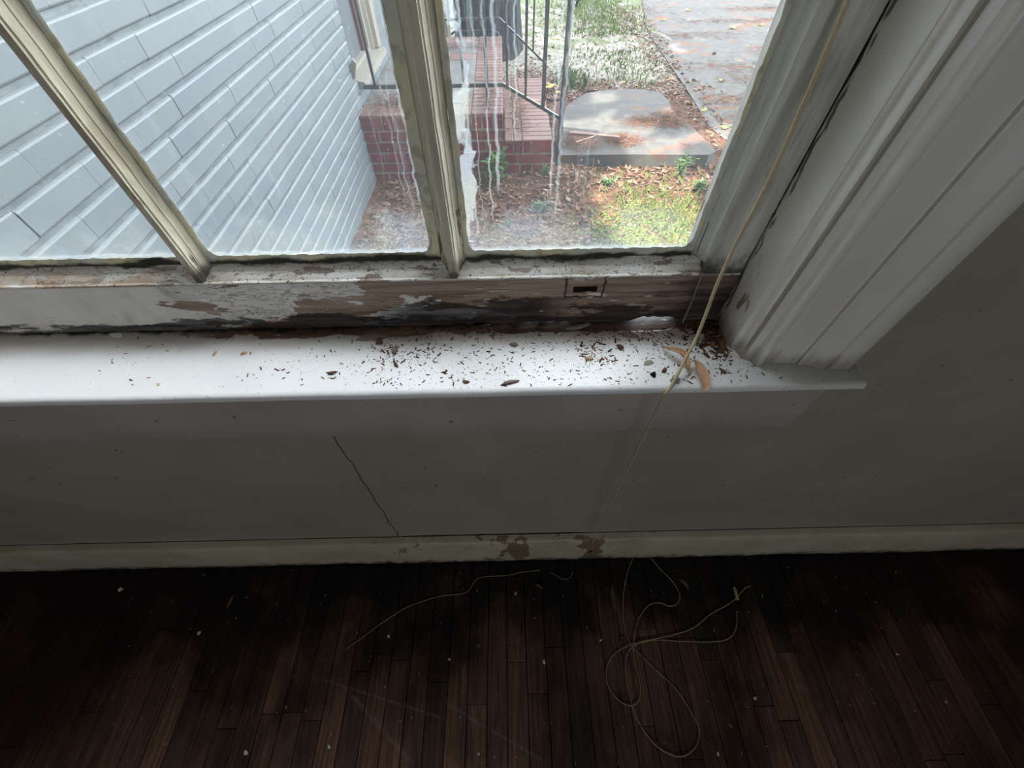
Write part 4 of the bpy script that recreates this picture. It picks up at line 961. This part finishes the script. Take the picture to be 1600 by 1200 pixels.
# tree
tr = empty('oak_tree', (-.18, 6.40, ZG)); tag(tr, 'large dark barked tree trunk standing behind the porch', 'tree')
tv = []; nr, ns = 40, 36
for i in range(nr + 1):
    z = ZG - .05 + 5.2 * (i / nr) ** 1.3; fl_ = .385 + .035 * math.exp(-(z - ZG) * 3.2) - .012 * z
    for j in range(ns):
        a = 2 * PI * j / ns; rr_ = fl_ * (1 + .05 * math.sin(5 * a + z * .6) * math.exp(-(z - ZG) * .7) + .018 * math.sin(13 * a + z))
        tv.append((-.18 + rr_ * math.cos(a) - .02 * z, 6.40 + rr_ * math.sin(a), z))
tm = MB().add(tv, [(i * ns + j, i * ns + (j + 1) % ns, (i + 1) * ns + (j + 1) % ns, (i + 1) * ns + j) for i in range(nr) for j in range(ns)])
for q in range(7):
    a = q * .9; e = Vector((-.28 + 3.4 * math.cos(a), 6.4 + 3.0 * math.sin(a), 6.3 + .4 * (q % 3)))
    tm.tube(spline([(-.28, 6.4, 4.6), (-.28 + .8 * math.cos(a), 6.4 + .8 * math.sin(a), 5.4), e], 5), [.2 - .17 * k / 10 for k in range(11)], 8)
child(tm, 'trunk', 'bark', tr, 60)
# sunlit spots on the ground; the added crown is left open towards them
targets = [(.72, 3.93, .30, .05), (1.05, 3.80, .12, .10), (1.2, 3.5, .14, .16), (1.95, 3.65, .22, .22), (1.15, 3.08, .30, .14), (1.05, 2.5, .33, .36)]
cr = random.Random(31)
def crown(n, cx, cy, rx, ry, z0, z1, smin, smax, gaps):
    cm = MB()
    for _ in range(n):
        x, y = cr.uniform(cx - rx, cx + rx), cr.uniform(cy - ry, cy + ry); z = cr.uniform(z0, z1)
        if ((x - cx) / rx) ** 2 + ((y - cy) / ry) ** 2 > 1: continue
        k = z / SUN.z; gx_, gy_ = x - SUN.x * k, y - SUN.y * k
        if gaps and any(((gx_ - a) / (c + .18)) ** 2 + ((gy_ - b_) / (d_ + .18)) ** 2 < 1 for a, b_, c, d_ in targets): continue
        s1 = cr.uniform(smin, smax); n_ = Vector((cr.gauss(0, .5), cr.gauss(0, .5), 1)).normalized(); u = n_.orthogonal().normalized(); v = n_.cross(u); c = Vector((x, y, z))
        cm.add([c - u * s1, c - v * s1 * .6, c + u * s1, c + v * s1 * .6], [(0, 1, 2, 3)])
    return cm
tag(child(crown(900, -.28, 6.9, 2.6, 2.4, 6.2, 8.2, .12, .22, False), 'leaf_crown', 'crown', tr), kind='stuff')
# unseen tree added behind the house to block the sun, its gaps shaped for sunlit spots
t2 = empty('added_shade_tree', (-3.0, -6.6, ZG)); tag(t2, 'tall unseen tree added behind the house to shade the yard', 'tree')
child(MB().tube(spline([(-3.0, -6.6, ZG), (-2.9, -6.5, 4), (-3.1, -6.2, 9), (-3.0, -5.5, 14.5)], 4), [.5 - .033 * k for k in range(13)], 12), 'trunk', 'bark', t2, 60)
tag(child(crown(14000, -2.6, -1.4, 6.0, 7.2, 13.0, 15.0, .16, .30, True), 'leaf_crown', 'crown', t2), kind='stuff')
# pale post with a brown board beyond the porch
po = empty('garden_wall_end', (-.64, 5.7, ZG)); tag(po, 'pale blocky post end beyond the far railing', 'post')
child(MB().bbox(-.80, 5.6, ZG - .05, -.585, 5.85, .46, .01), 'block', 'stone', po)
child(MB().prism([(-.74, .46), (-.61, .46)] + [(-.73 + .12 * math.cos(math.radians(t)), .46 + .22 * math.sin(math.radians(t))) for t in range(10, 100, 15)] + [(-.74, .68)], 'y', 5.62, 5.80), 'rounded_board', 'terra', po)

# ---- ground cover
def scatter(name, n, sampler, mat, label, kind='leaf', seed=1, smin=.02, smax=.04, cat='leaves', h=.0, parent=None):
    r = random.Random(seed); m = MB()
    for _ in range(n):
        q = sampler(r)
        if q is None: continue
        x, y, z = q; s1 = r.uniform(smin, smax); a = r.uniform(0, 2 * PI); ca, sa = math.cos(a), math.sin(a)
        if kind == 'leaf':
            t = r.uniform(-.7, .9); l, w_ = s1, s1 * r.uniform(.3, .55); c_ = s1 * r.uniform(.05, .35)
            P = [(-l, 0, 0), (0, -w_, c_), (l, 0, t * s1), (0, w_, c_ * r.uniform(.4, 1.4))]
            m.add([(x + u * ca - v * sa, y + u * sa + v * ca, z + .003 + w2 + s1 * .12) for u, v, w2 in P], [(0, 1, 2), (0, 2, 3)])
        elif kind == 'needle':
            w_ = .0016; bz = r.uniform(.0, .012)
            m.add([(x - s1 * ca - w_ * sa, y - s1 * sa + w_ * ca, z + .002 + bz), (x - s1 * ca + w_ * sa, y - s1 * sa - w_ * ca, z + .004 + bz), (x + s1 * ca, y + s1 * sa, z + .004)], [(0, 1, 2)])
        else:
            w_ = .0035 * (1 + y * .12); lx, ly = r.gauss(0, .35) * s1, r.gauss(0, .35) * s1
            m.add([(x - w_ * ca, y - w_ * sa, z - .004), (x + w_ * ca, y + w_ * sa, z - .004), (x + lx * .4 + w_ * .7 * ca, y + ly * .4 + w_ * .7 * sa, z + s1 * .6), (x + lx, y + ly, z + s1)], [(0, 1, 2), (0, 2, 3)])
    o = m.obj(name, MAT[mat]); tag(o, label, cat, None, 'stuff'); return o
def inslab(x, y): return .44 < x < 1.6 and 3.29 < y < 4.7
def onstuff(x, y):
    if -1 < x < .35 and y > 3.11: return (y < 4.43 if x > 0 else y < 5.03)
    return False
def zat(x, y):
    if inslab(x, y): return 0.001
    if x > 1.95 and y > 2: return ZG + .015
    return gz(x, y)
def lit_s(r):
    x, y = r.uniform(-.95, 1.9), r.uniform(1.6, 3.29) ** 1.0
    if onstuff(x, y) or (x > .55 and y < 2.9 and r.random() < .85): return None
    return x, y, gz(x, y)
scatter('leaf_litter', 5200, lit_s, 'litter', 'brown dry leaf litter between the window and the slab', 'leaf', 1, .014, .034)
def lit2(r):
    q = r.random()
    if q < .22: x, y = r.gauss(.48, .10), r.gauss(4.6, .35)
    elif q < .35: x, y = r.gauss(.28, .16), r.gauss(5.25, .3)
    elif q < .6: x, y = r.gauss(1.86, .12), r.uniform(2.9, 8.5)
    elif q < .75: x, y = r.gauss(1.2, .4), r.gauss(4.95, .15)
    else: x, y = r.uniform(.3, 1.95), r.uniform(4.7, 9)
    if inslab(x, y) or onstuff(x, y) or x < -.3: return None
    return x, y, zat(x, y)
scatter('leaf_drifts', 4800, lit2, 'litter', 'brown leaves drifted round the far edges of the slab and lawn', 'leaf', 2, .014, .034)
drifts = [(2.35, 6.9, .5, .10), (3.3, 7.6, .7, .08), (2.6, 5.6, .35, .16), (2.85, 5.15, .28, .12), (2.5, 4.15, .30, .06), (1.78, 3.7, .12, .35), (1.95, 3.2, .14, .22), (3.6, 6.2, .3, .1), (2.1, 8.3, .3, .3), (4.1, 8.3, .5, .1), (1.75, 4.6, .12, .3), (.60, 3.55, .1, .1), (.95, 3.55, .09, .06), (1.25, 3.9, .12, .06), (2.3, 4.6, .2, .1), (3.2, 4.6, .3, .08), (1.45, 3.95, .06, .1)]
def straw_s(r):
    a = r.choice(drifts); x, y = r.gauss(a[0], a[2]), r.gauss(a[1], a[3]); return x, y, zat(x, y)
scatter('pine_straw', 7000, straw_s, 'straw', 'rusty pine straw drifts on the driveway and slab', 'needle', 3, .03, .07)
def straw_p(r):
    q = r.random()
    if q < .4: x, y, z = r.gauss(-.75, .14), r.gauss(3.35, .12), PT + .002
    elif q < .55: x, y, z = r.gauss(-.45, .18), r.gauss(4.66, .07), PT + .002
    elif q < .85: x, y, z = r.gauss(.09, .05), r.gauss(3.75, .35), ST + .003
    else: x, y, z = r.gauss(-.1, .07), r.gauss(3.4, .3), PT + .003
    if z > PT and not (-.98 < x < -.02 and PF + .02 < y < PB): return None
    if z < PT and not (.0 < x < .33 and PF + .02 < y < SB): return None
    return x, y, z
scatter('porch_straw', 2600, straw_p, 'straw', 'pine straw lying on the porch and the step', 'needle', 4, .015, .035)
def cl(r):
    x, y = r.gauss(1.12, .26), r.gauss(2.35, .30)
    if r.random() < .3: x, y = r.gauss(.72, .2), r.gauss(2.25, .2)
    if y > 3.0 or y < 1.5 or x < .2: return None
    return x, y, gz(x, y)
scatter('clover_patch', 5200, cl, 'brightgrass', 'bright green low weeds in the sunny foreground', 'leaf', 5, .006, .017, 'grass')
def gr(r):
    q = r.random()
    if q < .62: x, y = r.gauss(1.45, .32), r.uniform(7.0, 9.4)
    elif q < .8: x, y = r.gauss(1.45, .28), r.uniform(5.0, 6.4)
    elif q < .9: x, y = r.gauss(.75, .1), r.gauss(5.3, .2)
    else: x, y = r.uniform(-1.1, .2), r.uniform(7.0, 9.4)
    if x > 2.0 + (y - 5) * .08: return None
    return x, y, gz(x, y)
scatter('lawn_grass', 4200, gr, 'grass', 'green grass tufts on the lawn beyond the slab', 'blade', 6, .02, .055, 'grass')
def gr2(r):
    x, y = r.gauss(1.15, .3), r.gauss(2.6, .3)
    if inslab(x, y) or y > 3.25: return None
    return x, y, gz(x, y)
scatter('foreground_grass', 900, gr2, 'brightgrass', 'sunlit grass blades between clover and slab', 'blade', 7, .03, .08, 'grass')
def plant(name, px, py, H, nst, leafl, label, z=None, seed=1, mat='weed'):
    r = random.Random(seed); b0 = on(px, py, 2, ZG + .01); b0.z = gz(b0.x, b0.y) - .004
    e = empty(name, b0); tag(e, label, 'plant')
    stm, lv = MB(), []
    for s_ in range(nst):
        a = r.uniform(0, 2 * PI); tip = b0 + Vector((math.cos(a) * H * r.uniform(.1, .45), math.sin(a) * H * .3, H * r.uniform(.65, 1)))
        P = spline([b0, b0.lerp(tip, .5) + Vector((0, 0, H * .08)), tip], 4); stm.tube(P, .0022, 5)
        for i in range(2, len(P)):
            for q in range(2):
                aa = r.uniform(0, 2 * PI); L = leafl * r.uniform(.6, 1.1); d_ = Vector((math.cos(aa), math.sin(aa), r.uniform(-.1, .5))); u = d_.cross(Vector((0, 0, 1))).normalized() * L * .2
                c = P[i]; lv.append([c, c + d_ * L * .45 - u + Vector((0, 0, .004)), c + d_ * L, c + d_ * L * .45 + u + Vector((0, 0, .004))])
    o = stm.obj('stem', MAT[mat]); o.parent = e; o.location = -b0
    m = MB()
    for q in lv: m.add(q, [(0, 1, 2), (0, 2, 3)])
    o = m.obj('foliage', MAT[mat]); o.parent = e; o.location = -b0; o['kind'] = 'stuff'
plant('tall_weed', 775, 288, .22, 7, .085, 'tall green weed growing against the brick step', seed=1)
plant('small_weed', 844, 328, .07, 5, .06, 'small green weed in the leaf litter below the brick step', seed=2)
plant('small_weed', 852, 284, .06, 3, .04, 'yellow green sprout right at the foot of the step', seed=3)
plant('small_weed', 947, 290, .05, 4, .045, 'small sprout in the litter in front of the concrete slab', seed=4)
plant('seedling', 1060, 278, .17, 5, .045, 'leafy seedling in front of the right end of the slab', seed=5)
plant('seedling', 1090, 298, .08, 5, .05, 'low pale seedling nearest the right edge of the window', seed=8)
plant('small_weed', 795, 350, .05, 3, .03, 'tiny sprout below the tall weed', seed=6)
plant('bulb_leaves', 893, 137, .17, 9, .028, 'clump of blade like leaves left of the slab, nearer to the newel', seed=7)
plant('bulb_leaves', 915, 136, .13, 9, .025, 'clump of blade like leaves just beyond the slab', seed=9)
# yellow leaves
def yleaf(px, py, zz, s1, label, seed=1, name='yellow_leaf'):
    c = on(px, py, 2, zz); r = random.Random(seed); n = 10; m = MB(); vs = [c + Vector((0, 0, .012))]
    for q in range(n):
        a = 2 * PI * q / n + .3; k = s1 * (1 if q % 2 else .55) * r.uniform(.8, 1.15); vs.append(c + Vector((k * math.cos(a), k * math.sin(a), .004 + .02 * r.random())))
    k = len(vs); vs = vs + [v + Vector((0, 0, .0012)) for v in vs]
    fs = [(0, (q % n) + 1, ((q + 1) % n) + 1) for q in range(n)] + [(k, k + ((q + 1) % n) + 1, k + (q % n) + 1) for q in range(n)] + [((q % n) + 1, ((q + 1) % n) + 1, k + ((q + 1) % n) + 1, k + (q % n) + 1) for q in range(n)]
    tag(m.add(vs, fs).obj(name, MAT['yellow']), label, 'leaf')
yleaf(861, 136, ZG + .05, .085, 'big bright yellow leaf beside the railing post', 1)
yleaf(873, 146, ZG + .02, .045, 'smaller yellow leaf touching the newel post', 2)
zd = ZG + .016
yleaf(1145, 44, zd, .07, 'large pale yellow leaf on the far driveway', 3); yleaf(1127, 127, zd, .035, 'small yellow leaf in the middle of the driveway', 4)
yleaf(1100, 174, zd, .035, 'yellow leaf at the driveway edge beyond the slab', 5); yleaf(1074, 17, zd, .05, 'yellow leaf at the top left edge of the driveway', 6)
yleaf(995, 136, ZG + .01, .035, 'yellow leaf just beyond the far edge of the slab', 7); yleaf(1188, 40, zd, .045, 'yellow leaf right of the large one on the driveway', 8)
yleaf(1038, 32, zd, .04, 'pale leaf where lawn and driveway meet', 9); yleaf(1131, 201, zd, .04, 'pale yellow leaf on the near driveway', 10)
yleaf(727, 168, PT + .004, .03, 'pale yellow leaf on the porch edging', 11); yleaf(1170, 74, zd, .03, 'small yellow leaf at the right of the driveway', 12)
yleaf(897, 352, gz(.6, 2.6) + .01, .018, 'small yellow leaf in the foreground litter', 13)
c = on(1116, 84, 2, zd); m = MB().tube([c + Vector((-.03, -.03, .01)), c, c + Vector((.02, .06, .008))], [.004, .022, .004], 6)
tag(m.obj('pine_cone', MAT['black']), 'dark oblong seed pod alone on the driveway', 'pod')
m = MB(); a = on(925, 350, 2, ZG); 
stk = on(928, 246, 2, ZG + .02)
MBs = MB().tube([on(920, 318, 2, gz(.66, 2.7)), on(928, 246, 1, 2.95)], [.0016, .0012], 5)
tag(MBs.obj('thin_stick', MAT['straw']), 'thin pale stick standing up from the litter in front of the slab', 'stick')
# branch lying on the slab
brn = MB().tube(spline([on(890, 207, 2, .012), on(925, 210, 2, .014), on(968, 214, 2, .012)], 5), [.012] * 6 + [.010] * 5, 6)
brn.tube([on(900, 222, 2, .01), on(930, 212, 2, .014)], .005, 5)
tag(brn.obj('fallen_branch', MAT['barkchip']), 'straight grey branch lying across the sunlit part of the slab', 'branch')
